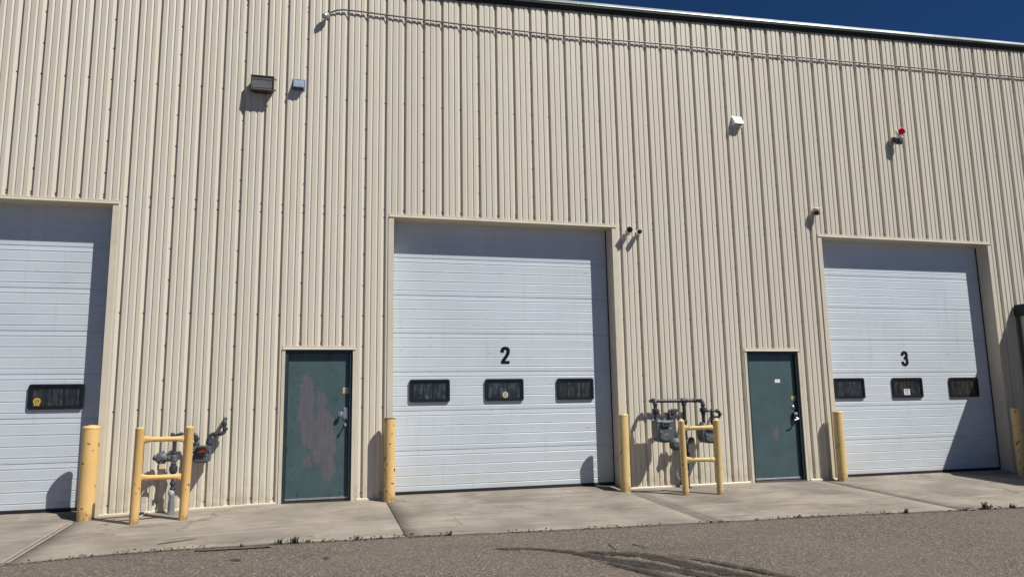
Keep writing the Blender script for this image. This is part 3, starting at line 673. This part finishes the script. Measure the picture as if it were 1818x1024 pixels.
# ------------------------------------------------------------------ guard rails
def guard(pa, pb, ta, tb, rails, r, cap, mat, label, chip):
    A = G(*pa, zs); B = G(*pb, zs); Y = (A.y+B.y)/2
    A = W(*pa, A.y); B = W(*pb, B.y)
    root = thing("meter_guard", label, "guard rail", ((A.x+B.x)/2, Y, zs((A.x+B.x)/2, Y)), "yellow pipe guards in front of the gas meters")
    tops = []
    for P_, tp in ((A, ta), (B, tb)):
        zt = W(*tp, P_.y).z; z0 = zs(P_.x, P_.y); xt = W(*tp, P_.y).x; h = zt-z0
        if cap == 'cone': pf = [(r, -.05), (r, h-.03), (r*1.02, h-.028), (r*.55, h-.004), (r*.18, h+.012), (0, h+.014)]
        else: pf = [(r, -.05), (r, h-.022), (r*1.02, h-.020), (r*.98, h-.006), (r*.75, h+.004), (0, h+.008)]
        ax = Vector((xt-P_.x, 0, h)).normalized()
        mb = MB(); mb.lathe(pf, (P_.x, P_.y, z0), ax, 24); mb.build("post", chip, root, loc=(P_.x, P_.y, z0)); tops.append((P_, z0, zt, xt))
    for za_, zb_ in rails:
        a = W(*za_, A.y); b = W(*zb_, B.y); a.y = A.y; b.y = B.y; d = (b-a); L = d.length
        # pipe rail whose ends are flattened against the posts
        t = bmesh.new(); R_ = []; n = 16; dn = d.normalized(); up = Vector((0, 0, 1)); side = dn.cross(up).normalized(); up = side.cross(dn)
        for u, fz, fy in ((0, 1.5, .45), (.05, 1.42, .5), (.14, 1.0, .85), (.22, .82, 1), (.5, .80, 1), (.78, .82, 1), (.86, 1.0, .85), (.95, 1.42, .5), (1, 1.5, .45)):
            c = a+d*u; R_.append([t.verts.new(c+up*(math.cos(2*math.pi*k/n)*.040*fz)+side*(math.sin(2*math.pi*k/n)*.036*fy)) for k in range(n)])
        for q, w_ in zip(R_, R_[1:]):
            for i in range(n): t.faces.new((q[i], q[(i+1) % n], w_[(i+1) % n], w_[i]))
        bmesh.ops.recalc_face_normals(t, faces=t.faces); mb = MB(); mb._add(t, True); mb.build("rail", mat, root)
    return root
guard((237, 930), (325, 922), (249, 759), (337, 757), [((251, 780), (333, 778)), ((245, 848), (326, 845))], .056, 'round', YEL, "yellow two-rail pipe guard with a torn lower rail in front of the single gas meter", YEL)
guard((1218, 878), (1279, 877), (1209, 744), (1271, 743), [((1211, 760), (1271, 758)), ((1215, 816), (1274, 815))], .050, 'cone', YEL_P, "yellow two-rail pipe guard with pointed posts in front of the twin gas meters", YEL_P)

# ------------------------------------------------------------------ gas meters
def fitting(mb, p, d, r, k=1.35, h=None): mb.collar(p, d, r*k, h or r*1.5)
# --- single meter at the left
Y1 = -0.175
def w1(zx, zy, Y=Y1): return W(200+zx/4.654, 720+zy/4.654, Y)
base = w1(480, 885); base.z = zs(base.x, Y1)
gm = thing("gas_meter", "single gas meter with red mark, on the wall left of the peeling green door", "gas meter", base, "gas meters piped on the tan wall")
top = w1(484, 705); mb = MB(); mb.lathe([(.046, -.05), (.043, .10), (.036, top.z-base.z-.10), (.036, top.z-base.z)], base, (0, 0, 1), 20); mb.lathe([(.060, 0), (.060, .012), (.045, .02)], base, (0, 0, 1), 20)
rs = mb.build("riser_sleeve", SLEEVE, gm)
mb = MB(); mb.collar(w1(485, 716), (0, 0, 1), .041, .07, n=20); mb.build("sleeve_band", simple("light_grey_band", (.42, .43, .42), .6), gm)
xr_ = base.x+.004
def at(z, dx=0, dy=0): return Vector((xr_+dx, Y1+dy, z))
zz = lambda v: w1(500, v).z
mb = MB(); mb.tube([at(top.z-.02), at(zz(470))], .023)
for v in (690, 640, 560, 520, 485): fitting(mb, at(zz(v)), (0, 0, 1), .026, 1.35, .05)
mb.lathe([(.020, 0), (.048, .02), (.055, .06), (.048, .10), (.020, .12)], at(zz(522)-.06), (0, 0, 1), 16)
mb.tube([at(zz(525), 0, -.02), at(zz(525), 0, -.085)], .018); mb.box((xr_-.012, Y1-.10, zz(525)-.028), (xr_+.012, Y1-.075, zz(525)+.028), .003)
mb.build("shutoff_valve", PIPE, gm)
mb = MB(); zc = zz(435)
mb.lathe([(.030, 0), (.046, .015), (.046, .085), (.030, .10)], at(zc-.05), (0, 0, 1), 16)
mb.tube([at(zc), at(zc, -.20)], .027); mb.collar(at(zc, -.055), (1, 0, 0), .040, .04); mb.collar(at(zc, -.10), (1, 0, 0), .044, .025)
mb.lathe([(.02, 0), (.062, .012), (.075, .03), (.080, .036), (.080, .050), (.070, .058), (.050, .085), (.038, .10), (.038, .13), (0, .135)], at(zc+.01, -.155, .045), (-.15, -1, .05), 22)
mb.lathe([(.03, 0), (.040, .01), (.040, .07), (.028, .085), (0, .088)], at(zc, -.18), (-1, 0, .35), 16)
mb.tube([at(zc, -.15, -.03), at(zc-.10, -.16, -.035), at(zc-.13, -.185, -.04)], .016)
mb.build("regulator", IRON, gm)
tg = w1(412, 497, Y1-.05); mb = MB(); mb.box((tg.x-.040, Y1-.056, tg.z-.036), (tg.x+.036, Y1-.053, tg.z+.028), .0008); mb.build("tag", CREAMST, gm)
zt = zz(240); ml = w1(690, 320); mr = w1(800, 315)
mb = MB(); mb.tube([at(zc+.04), at(zt-.005), Vector((ml.x, Y1, zt)), Vector((ml.x, Y1, ml.z-.02))], .027, .055)
for p_, d_ in ((at(zc+.07), (0, 0, 1)), (at(zt-.075), (0, 0, 1)), (at(zt, .075), (1, 0, 0)), (Vector((ml.x-.07, Y1, zt)), (1, 0, 0)), (Vector((ml.x, Y1, zt-.06)), (0, 0, 1))): fitting(mb, p_, d_, .027, 1.32, .035)
mb.collar(at(zt, -.03), (1, 0, 0), .030, .05); fitting(mb, Vector((ml.x, Y1, ml.z)), (0, 0, 1), .030, 1.5, .05)
mb.build("inlet_pipe", PIPE, gm)
a_ = w1(905, 228); c_ = w1(930, 112, -.05); b_ = Vector((mr.x, Y1, w1(800, 236).z))
mb = MB(); mb.tube([Vector((mr.x, Y1, mr.z-.03)), b_, Vector((a_.x+.03, Y1+.02, a_.z)), Vector((c_.x, Y1+.04, c_.z)), Vector((c_.x, .03, c_.z+.005))], .027, .055)
for p_, d_ in ((Vector((mr.x, Y1, mr.z+.01)), (0, 0, 1)), (b_-Vector((0, 0, .055)), (0, 0, 1)), (b_+Vector((.07, 0, 0)), (1, 0, 0)), (Vector((a_.x-.03, Y1+.012, a_.z)), (1, 0, 0)), (Vector((a_.x+.035, Y1+.025, a_.z+.06)), (0, 0, 1)), (Vector((c_.x, Y1+.035, c_.z-.06)), (0, 0, 1))): fitting(mb, p_, d_, .027, 1.34, .035)
mb.lathe([(.030, 0), (.052, .01), (.052, .03), (.046, .05), (.046, .075), (.030, .085)], Vector((mr.x, Y1, mr.z-.01)), (0, 0, 1), 10)
mb.build("outlet_pipe", PIPE, gm)
m0, m1 = w1(668, 470), w1(812, 325); mb = MB()
mb.prism([(m0.x, m0.z+.03), (m0.x+.03, m0.z), (m1.x-.03, m0.z), (m1.x, m0.z+.03), (m1.x, m1.z-.01), (m1.x-.01, m1.z), (m0.x+.01, m1.z), (m0.x, m1.z-.01)], Y1-.085, Y1+.085, 'y', .012)
mb.box((m0.x-.008, Y1-.095, m0.z+.135), (m1.x+.008, Y1+.095, m0.z+.155), .006); mb.box((m0.x+.02, Y1-.104, m0.z+.01), (m1.x-.02, Y1-.08, m0.z+.125), .014)
mb.lathe([(.022, 0), (.022, .02), (.0, .022)], Vector((m1.x-.025, Y1-.095, m0.z+.185)), (0, -1, 0), 12); mb.lathe([(.022, 0), (.022, .02), (.0, .022)], Vector((m0.x+.02, Y1-.095, m0.z+.185)), (0, -1, 0), 12)
bd = mb.build("meter_body", METER, gm)
i0, i1 = w1(690, 415, Y1-.1), w1(770, 338, Y1-.1); mb = MB(); mb.box((i0.x, Y1-.135, i0.z), (i1.x, Y1-.083, i1.z), .010); ix = mb.build("meter_index", BLACK, bd)
mb = MB(); zc2 = (i0.z+i1.z)/2
mb.prism([(i0.x+.018, zc2-.004), (i0.x+.060, zc2+.012), (i0.x+.085, zc2+.030), (i0.x+.118, zc2+.024), (i0.x+.112, zc2+.006), (i0.x+.145, zc2+.004), (i0.x+.147, zc2-.012), (i0.x+.075, zc2-.010), (i0.x+.05, zc2-.020), (i0.x+.02, zc2-.016)], Y1-.1385, Y1-.134, 'y'); mb.build("red_mark", REDM, bd)
# --- twin set by the second bay
Y2 = -0.32; YR = -0.15
def w2(zx, zy, Y=Y2): return W(1080+zx/4.875, 680+zy/4.875, Y)
rb = w2(690, 905, YR); rb.z = zs(rb.x, YR); rt = w2(655, 150, YR)
gm2 = thing("gas_meter", "twin gas meters hung from a dark overhead pipe left of the keypad door", "gas meter", rb, "gas meters piped on the tan wall")
xr2 = (rb.x+rt.x)/2; zh = rt.z; r = .028
def P2_(x, z, dy=0): return Vector((x, Y2+dy, z))
def PR_(x, z, dy=0): return Vector((x, YR+dy, z))
def zr(v): return w2(680, v, YR).z
mb = MB(); mb.tube([PR_(xr2, rb.z-.05), PR_(xr2, zh)], .030)
for v in (560, 620, 780, 400, 330, 470): fitting(mb, PR_(xr2, zr(v)), (0, 0, 1), .030, 1.32, .05)
mb.lathe([(.03, 0), (.052, .02), (.060, .06), (.052, .10), (.03, .12)], PR_(xr2, zr(620)-.06), (0, 0, 1), 16); mb.tube([PR_(xr2, zr(620), -.03), PR_(xr2, zr(620), -.10)], .016)
mb.lathe([(.065, 0), (.065, .012), (.045, .02)], rb, (0, 0, 1), 20)
mb.build("riser_pipe", PIPE, gm2)
lx, rx = w2(406, 200).x, w2(820, 220).x; zl, zq = w2(400, 150).z, w2(815, 152).z
mb = MB(); mb.tube([P2_(lx, w2(405, 320).z), P2_(lx, zl), PR_(lx-.02, zh), PR_(rx-.02, zh-.004), P2_(rx, zq), P2_(rx, w2(820, 345).z)], r, .055)
mb.collar(PR_(xr2, zh), (1, 0, 0), .042, .11); mb.collar(PR_(xr2, zh-.06), (0, 0, 1), .042, .04)
for x, zt_ in ((lx, zl), (rx, zq)):
    s_ = 1 if x == lx else -1
    for p_, d_ in ((PR_(x+s_*.06, zh), (1, 0, 0)), (P2_(x, zt_-.065), (0, 0, 1)), (P2_(x, zt_-.17), (0, 0, 1)), (P2_(x, zt_-.21), (0, 0, 1)), (P2_(x, zt_, .065), (0, 1, 0))): fitting(mb, p_, d_, r, 1.36, .038)
    mb.lathe([(.030, 0), (.050, .012), (.056, .045), (.050, .078), (.030, .09)], P2_(x, w2(405, 240).z-.045), (0, 0, 1), 14)
    mb.tube([P2_(x, w2(405, 240).z, -.03), P2_(x, w2(405, 240).z, -.09)], .015); mb.box((x-.035, Y2-.10, w2(405, 240).z-.010), (x+.035, Y2-.082, w2(405, 240).z+.010), .003)
mb.build("header_pipe", PIPE, gm2)
def diaphragm(zx0, zx1, zy0, zy1, name_parent):
    a, b = w2(zx0, zy1), w2(zx1, zy0); wd = b.x-a.x
    mb = MB(); c = (a.x+b.x)/2; hh = b.z-a.z
    pl = [(a.x+.004, b.z-hh*.10), (a.x, b.z-hh*.45), (a.x+wd*.05, a.z+hh*.20), (a.x+wd*.18, a.z+hh*.05), (a.x+wd*.38, a.z), (b.x-wd*.38, a.z), (b.x-wd*.18, a.z+hh*.05), (b.x-wd*.05, a.z+hh*.20), (b.x, b.z-hh*.45), (b.x-.004, b.z-hh*.10)]
    mb.prism(pl, Y2-.10, Y2+.10, 'y', .016)
    mb.box((a.x+.006, Y2-.105, b.z-hh*.16), (b.x-.006, Y2+.105, b.z), .018)
    pl2 = [(c+(x-c)*.74, a.z+hh*.08+(z-a.z)*.66) for x, z in pl]; mb.prism(pl2, Y2-.118, Y2-.09, 'y', .014)
    for s_ in (-1, 1): mb.lathe([(.032, 0), (.032, .03), (.026, .045)], Vector((c+s_*wd*.34, Y2, b.z-.005)), (0, 0, 1), 16)
    o = mb.build("meter_body", METER, gm2); return o, a, b
ml_, a2, b2 = diaphragm(398, 548, 318, 515, gm2)
mr_, a3, b3 = diaphragm(792, 938, 352, 520, gm2)
for par, a, b in ((ml_, a2, b2), (mr_, a3, b3)):
    c = (a.x+b.x)/2; mb = MB(); mb.box((c-.075, Y2-.150, b.z-.095), (c+.070, Y2-.095, b.z-.015), .012); mb.build("meter_index", IRON, par)
    mb = MB(); mb.box((c-.05, Y2-.1535, b.z-.072), (c+.045, Y2-.149, b.z-.040), .001); mb.build("index_window", BLACK, par)
    mb = MB(); mb.box((c-.045, Y2-.1205, a.z+(b.z-a.z)*.30), (c+.045, Y2-.1175, a.z+(b.z-a.z)*.42), .001); mb.build("badge", simple("worn_badge", (.20, .17, .16), .5, .2, .5, 60), par)
    mb = MB(); mb.lathe([(.024, 0), (.024, .008), (.018, .012), (0, .012)], Vector((c-.09, Y2-.112, a.z+(b.z-a.z)*.45)), (0, -1, 0), 12); mb.build("plug", IRON, par); mb = MB(); mb.lathe([(.018, 0), (.018, .008), (0, .010)], Vector((c+.09, Y2-.112, a.z+(b.z-a.z)*.52)), (0, -1, 0), 12); mb.build("plug", IRON, par)
ox = w2(525, 240); mb = MB(); mb.tube([P2_(ox.x, b2.z), P2_(ox.x, ox.z), Vector((w2(556, 235, -.12).x, Y2+.06, ox.z+.005)), Vector((w2(560, 240, 0).x, .03, ox.z))], .030, .05)
for p_, d_ in ((P2_(ox.x, b2.z+.04), (0, 0, 1)), (P2_(ox.x, ox.z-.055), (0, 0, 1))): fitting(mb, p_, d_, .030, 1.4, .05)
e_ = w2(558, 250, Y2-.02); mb.lathe([(.020, 0), (.050, .01), (.055, .04), (.045, .07), (0, .075)], Vector((e_.x, Y2+.03, e_.z)), (.2, -1, 0), 16)
mb.build("outlet_pipe", PIPE, gm2)
ox = w2(895, 240); ex_ = w2(962, 240); mb = MB()
mb.tube([P2_(ox.x, b3.z), P2_(ox.x, ox.z+.03)], .024); mb.tube([P2_(rx+.02, ox.z), P2_(ox.x, ox.z), P2_(ex_.x, ox.z), Vector((ex_.x+.005, Y2, w2(962, 290).z)), Vector((ex_.x+.01, .03, w2(962, 292).z-.01))], .019, .04)
for p_, d_ in ((P2_(ox.x, ox.z), (1, 0, 0)), (P2_(ox.x, b3.z+.04), (0, 0, 1)), (P2_(ox.x, ox.z-.05), (0, 0, 1)), (P2_(ex_.x-.045, ox.z), (1, 0, 0)), (P2_(ex_.x+.003, ox.z-.05), (0, 0, 1))): fitting(mb, p_, d_, .024, 1.4, .04)
mb.build("outlet_pipe", PIPE, gm2)
rg = w2(600, 530, YR-.06); mb = MB(); mb.tube([PR_(xr2+.13, rg.z+.04), PR_(rg.x, rg.z)], .028)
mb.lathe([(.03, 0), (.085, .015), (.098, .035), (.104, .04), (.104, .056), (.095, .062), (.070, .09), (.045, .105), (.045, .135), (0, .14)], Vector((rg.x, YR+.035, rg.z)), (-.25, -1, .05), 24)
vv = w2(715, 492, YR); mb.lathe([(.022, 0), (.034, .01), (.034, .05), (.040, .052), (.040, .07), (.026, .09), (0, .092)], Vector((xr2+.05, YR, vv.z)), (1, -.25, .15), 14); mb.lathe([(.018, 0), (.024, .05), (0, .055)], Vector((vv.x, YR, vv.z)), (0, 0, 1), 12)
mb.collar(PR_(xr2, rg.z+.02), (0, 0, 1), .048, .10)
mb.build("regulator", IRON, gm2)
mb = MB(); c = w2(606, 780, -.10); mb.tube([c+Vector((.012, 0, .09)), c+Vector((-.012, 0, .06)), c+Vector((-.022, 0, 0)), c+Vector((0, 0, -.07)), c+Vector((.03, 0, -.09))], .0045, .03); mb.build("cable_loop", CABLE, gm2)
# white cable on the ground by the left guard
mb = MB(); a, b, c = G(272, 909, zs), G(258, 913, zs), G(246, 919, zs); up = Vector((0, 0, .012)); mb.tube([Vector((a.x+.06, -.05, zs(a.x, 0)+.04)), a+up, b+up, c+up], .006, .05)
tag(mb.build("ground_cable", CABLE), "short white cable lying on the concrete behind the left yellow pipe guard", "cable")

# ------------------------------------------------------------------ fixtures on the wall
# floodlight
a, b = W(444, 160, -.17), W(487, 135, -.17); cx_, cz_ = (a.x+b.x)/2, (a.z+b.z)/2; wd, hg = b.x-a.x, b.z-a.z
fl = thing("wall_floodlight", "dark bronze box floodlight with grey glass front high on the left of the wall", "wall light", (cx_, -.01, cz_))
mb = MB(); mb.prism([(YP, cz_-hg*.42), (YP, cz_+hg*.40), (-.07, cz_+hg*.46), (-.125, cz_+hg*.46), (-.105, cz_-hg*.46), (-.06, cz_-hg*.46)], cx_-wd*.44, cx_+wd*.44, 'x', .008); mb.build("housing", BRONZE, fl)
Mf = Matrix.Translation((cx_, -.125, cz_)) @ Matrix.Rotation(math.radians(-7), 4, 'X')
mb = MB(); fwd_ = .022
for q in (((-wd/2, -.035, hg/2-fwd_), (wd/2, .02, hg/2)), ((-wd/2, -.035, -hg/2), (wd/2, .02, -hg/2+fwd_)), ((-wd/2, -.035, -hg/2+fwd_), (-wd/2+fwd_, .02, hg/2-fwd_)), ((wd/2-fwd_, -.035, -hg/2+fwd_), (wd/2, .02, hg/2-fwd_))): mb.box(*q, .004, Mf)
for z in (-.09, .09): mb.lathe([(.010, 0), (.010, .03), (0, .032)], Mf @ Vector((wd/2, 0, z)), (1, 0, 0), 10)
mb.build("bezel", BRONZE, fl)
mb = MB(); mb.box((-wd/2+fwd_, -.022, -hg/2+fwd_), (wd/2-fwd_, -.010, hg/2-fwd_), M=Mf)
for z in (-.075, .06, .075): mb.box((-wd/2+fwd_+.004, -.027, z-.004), (wd/2-fwd_-.004, -.021, z+.004), .001, Mf)
mb.build("lens", LENS, fl)
def hood(px, w_, h_, d_, mat, label, px2):
    c = W(px, px2, -.05); x0, x1, zt, zb = c.x-w_/2, c.x+w_/2, c.z+h_/2, c.z-h_/2
    r_ = thing("vent_hood", label, "vent", (c.x, -.01, c.z), "vent hoods on the tan wall")
    mb = MB(); th = .004
    mb.prism([(YP, zt), (-.030, zt), (-d_, zb+.02), (-d_, zb), (-d_+th, zb), (-d_+th, zb+.02), (-.030, zt-th*2), (YP, zt-th*2)], x0, x1, 'x')
    for x in (x0, x1-th): mb.prism([(YP, zt-th*2), (-.030, zt-th*2), (-d_+th, zb+.02), (-d_+th, zb), (YP, zb)], x, x+th, 'x')
    mb.build("hood", mat, r_)
    mb = MB(); mb.box((x0+th+.001, -d_+.03, zb+.03), (x1-th-.001, YP, zb+.036)); mb.build("flap", BLACK, r_)
    mb = MB(); mb.box((x0-.022, YP-.004, zb-.02), (x1+.022, YP-.001, zt+.02), .001); mb.build("wall_flange", mat, r_)
hood(530.5, .155, .150, .115, GALV, "small blue-grey galvanised vent hood beside the bronze floodlight", 150)
hood(1309, .185, .165, .125, WHITE, "small white vent hood high above the wall right of overhead door 2", 215)
# strobe
c = W(1592, 246, -.10); st = thing("alarm_beacon", "red strobe beacon on a grey horn high above overhead door 3", "alarm", (c.x, -.01, c.z))
mb = MB(); mb.box((c.x-.045, -.055, c.z-.055), (c.x+.035, YP, c.z+.045), .010); mb.tube([(c.x-.05, -.06, c.z), (c.x-.03, -.10, c.z+.0), (c.x, -.115, c.z-.02)], .018, .03); mb.build("junction_box", IRON, st)
mb = MB(); mb.lathe([(.030, 0), (.062, .01), (.066, .05), (.062, .095), (.05, .11)], (c.x+.015, -.115, c.z-.125), (.10, -.25, 1), 22); mb.build("horn", simple("grey_horn", (.05, .05, .06), .5), st)
mb = MB(); mb.lathe([(.060, 0), (.064, .01), (.060, .045), (.03, .05)], (c.x+.026, -.140, c.z-.014), (.10, -.25, 1), 22); mb.build("white_band", WHITE, st)
mb = MB(); mb.lathe([(.040, -.03), (.072, 0), (.078, .012), (.070, .024)], (c.x+.012, -.115, c.z+.10), (.62, -.75, .28), 22); mb.tube([(c.x+.02, -.115, c.z+.02), (c.x+.01, -.107, c.z+.09)], .018); mb.build("beacon_base", WHITE, st)
mb = MB(); ax = Vector((.62, -.75, .28)).normalized(); mb.lathe([(.062, 0), (.062, .085), (.055, .105), (.035, .118), (0, .122)], Vector((c.x+.012, -.115, c.z+.10))+ax*.018, ax, 24); mb.build("red_lens", REDL, st)
# cameras
def bullet(px, py, out, aim, r_, ln, label, mat=WHITE):
    c = W(px, py, -out); rt_ = thing("security_camera", label, "camera", (c.x, -.01, c.z), "security cameras on the tan wall"); ax = Vector(aim).normalized(); front = Vector((c.x, -out, c.z)); back = front-ax*ln
    mb = MB(); mb.lathe([(.052, 0), (.052, .016), (.030, .024), (.016, .04)], (back.x+.01, YP, back.z-.01), (0, -1, 0), 18); mb.tube([(back.x+.01, YP-.03, back.z-.01), (back.x+.005, min(back.y+.015, YP-.04), back.z-.005), tuple(back+ax*.03)], .015, .03); mb.build("mount", mat, rt_)
    mb = MB(); mb.lathe([(r_*.6, 0), (r_*.95, .015), (r_, .03), (r_, ln-.01), (r_*.97, ln)], back, ax, 20); bd = mb.build("body", mat, rt_)
    mb = MB(); side = ax.cross(Vector((0, 0, 1))).normalized(); up = side.cross(ax)
    t = bmesh.new(); A, B = [], []
    for i in range(11):
        a = math.radians(10+160*i/10); o_ = side*math.cos(a)*(r_*1.10)+up*math.sin(a)*(r_*1.12); A.append(t.verts.new(back+ax*.02+o_)); B.append(t.verts.new(front+ax*.020+o_))
    for i in range(10): t.faces.new((A[i], A[i+1], B[i+1], B[i]))
    bmesh.ops.solidify(t, geom=list(t.faces), thickness=.010); mb._add(t, True); mb.build("sun_visor", mat, rt_)
    mb = MB(); mb.lathe([(r_*.92, 0), (r_*.92, .004), (r_*.80, .007), (0, .007)], front, ax, 20); mb.build("face", IRON, rt_)
    mb = MB(); mb.lathe([(r_*.50, .006), (r_*.50, .011), (r_*.36, .013), (0, .015)], front-up*r_*.1, ax, 16); mb.build("lens", BLACK, rt_)
bullet(1118, 408, .175, (-.42, -1, -.30), .052, .125, "larger white bullet camera, left of the pair above the right corner of door 2")
bullet(1135.5, 411.5, .165, (-.35, -1, -.28), .040, .115, "smaller white bullet camera, right of the pair above the right corner of door 2")
# dome camera by the third bay
c = W(1450, 374, -.10); dc = thing("security_camera", "cream dome camera on the wall above the left corner of door 3", "camera", (c.x, -.01, c.z), "security cameras on the tan wall")
mb = MB(); mb.lathe([(.040, 0), (.040, .02), (.022, .03), (.022, .07)], (c.x-.02, YP, c.z-.01), (0, -1, 0), 16); mb.lathe([(.045, -.03), (.075, -.02), (.080, .0), (.070, .025), (.04, .04), (0, .042)], (c.x, -.10, c.z+.01), (.1, -.2, 1), 22); mb.build("mount", CREAM, dc)
mb = MB(); mb.lathe([(.066, 0), (.062, .025), (.045, .05), (.02, .064), (0, .066)], (c.x, -.095, c.z-.02), (.25, -.5, -1), 20); mb.build("dome", BRONZE, dc)
mb = MB(); mb.lathe([(.050, 0), (.064, .02), (.058, .045), (0, .05)], (c.x+.03, -.12, c.z-.005), (.5, -1, -.1), 18); mb.build("body", CREAM, dc)
# conduit
cond = thing("electrical_conduit", "thin grey conduit running along the top of the wall under the gutter", "conduit", W(600, 20))
pp = [(583, 25), (592, 20.5), (606, 17.5), (640, 21), (700, 29), (820, 44), (1000, 64), (1203, 81), (1350, 96), (1500, 109.5), (1650, 123), (1818, 138), (2000, 154)]
cv = [W(x, y, -.043) for x, y in pp]
mb = MB(); mb.tube(cv, .013, .2, 10); mb.build("pipe", COND, cond)
for f in [0.4+0.9144*i for i in range(16)]:
    x = cv[3].x+f
    if x > cv[-1].x: break
    for a, b in zip(cv, cv[1:]):
        if a.x <= x <= b.x:
            z = a.z+(b.z-a.z)*(x-a.x)/(b.x-a.x); mb = MB(); mb.box((x-.008, -.058, z-.016), (x+.008, YP, z+.015), .003); mb.build("strap", COND, cond); break
h = W(577, 28, -.10); mb = MB(); mb.lathe([(.014, -.02), (.040, 0), (.050, .02), (.050, .075), (.040, .095), (0, .10)], (h.x+.045, -.07, h.z+.012), (-.75, -.55, -.42), 18); mb.tube([tuple(cv[0]), (h.x+.04, -.055, h.z+.015)], .014); mb.build("weatherhead", simple("bluish_grey_cap", (.30, .34, .40), .35, .3), cond)

# ------------------------------------------------------------------ weeds along the joint
def weed(px, py, hgt_, n, label, mat=WEED, spread=1.0):
    hgt = hgt_*.8; g = G(px, py, za); x = g.x; y = yk(x)-.03; z = za(x, y)-.005
    t = bmesh.new()
    for i in range(n):
        a = R.uniform(0, 2*math.pi); L = hgt*R.uniform(.5, 1.1); lean = R.uniform(.25, 1.1)*spread; wd = L*R.uniform(.07, .13)
        d = Vector((math.cos(a), math.sin(a)*.6, 0)); s_ = Vector((-math.sin(a), math.cos(a), 0)); b0 = Vector((x+R.uniform(-.5, .5)*hgt, y+R.uniform(-.02, .025), z)); prev = None
        for k in range(5):
            u = k/4; c = b0+d*(lean*L*u*u*.8)+Vector((0, 0, L*(u-.25*lean*u*u))); ww = wd*math.sin(math.pi*min(.97, .12+.86*u))
            q = (t.verts.new(c+s_*ww), t.verts.new(c-s_*ww))
            if prev: t.faces.new((prev[0], q[0], q[1], prev[1]))
            prev = q
    mb = MB(); mb._add(t, True); o = mb.build("weed", mat, loc=(x, y, z)); tag(o, label, "weed", "weeds in the joint between concrete and asphalt")
WL = [(446, 970, .06, 12, "sparse low weed in the joint below the left pipe guard's right side"),
 (503, 964, .10, 18, "leafy weed in the joint below the hinge side of the peeling green door"),
 (526, 963, .12, 20, "tallest green weed in the joint below the peeling green door"),
 (547, 963, .06, 14, "low weed in the joint below the middle of the peeling green door"),
 (570, 962, .05, 12, "tiny weed in the joint below the right half of the peeling green door"),
 (625, 959, .08, 16, "green weed in the joint below the lock edge of the peeling green door"),
 (659, 955, .05, 12, "small weed in the joint just left of the slab seam by the chipped bollard"),
 (763, 950, .09, 20, "green weed in the joint right of the chipped bollard, below door 2's left window"),
 (1180, 927, .06, 16, "low weed left of the slab seam that runs from the pale bollard"),
 (1236, 924, .05, 14, "small dark weed where the slab seam from the pale bollard meets the asphalt"),
 (1330, 921, .05, 14, "small weed in the joint below the left edge of the keypad door"),
 (1468, 913, .09, 24, "spreading weed in the joint below the bollard left of door 3"),
 (1566, 909, .07, 14, "low weed in the joint below the left part of door 3"),
 (1595, 907, .16, 24, "biggest weed, a spiky tuft in the joint below the number 3"),
 (1637, 905, .11, 18, "middle-sized weed right of the spiky tuft below the number 3"),
 (1670, 903, .11, 18, "weed below the right window of door 3, left one of two touching tufts"),
 (1689, 902, .09, 18, "weed below the right window of door 3, right one of two touching tufts"),
 (1728, 901, .08, 18, "rightmost flat weed in the joint below the shaded part of door 3")]
for q in WL: weed(*q)
# dry bits and moss along the joint: nobody could count them
t = bmesh.new()
for i in range(1500):
    x = R.uniform(-2, 14); y = yk(x)+R.gauss(-.02, .025); 
    if math.sin(x*2.3)+math.sin(x*5.1+1)+R.uniform(-1, 1) < -.2: continue
    z = (zs(x, y) if y > yk(x) else za(x, y)); s_ = R.uniform(.006, .022); a = R.uniform(0, 6.28)
    p = [Vector((x+s_*math.cos(a), y+s_*math.sin(a), z+.002)), Vector((x-s_*.4*math.sin(a), y+s_*.4*math.cos(a), z+R.uniform(.006, .022))), Vector((x-s_*math.cos(a), y-s_*math.sin(a), z+.003)), Vector((x+s_*.5*math.sin(a), y-s_*.5*math.cos(a), z+.001))]
    f = t.faces.new([t.verts.new(q) for q in p]); f.material_index = R.choice((0, 0, 1, 2))
me = bpy.data.meshes.new("joint_debris"); t.to_mesh(me); t.free()
for mm in (JOINTM, STRAW, WEED): me.materials.append(mm)
o = bpy.data.objects.new("joint_debris", me); COL.objects.link(o); tag(o, "dry crumbs and moss along the seam between concrete and asphalt", "debris", kind='stuff')
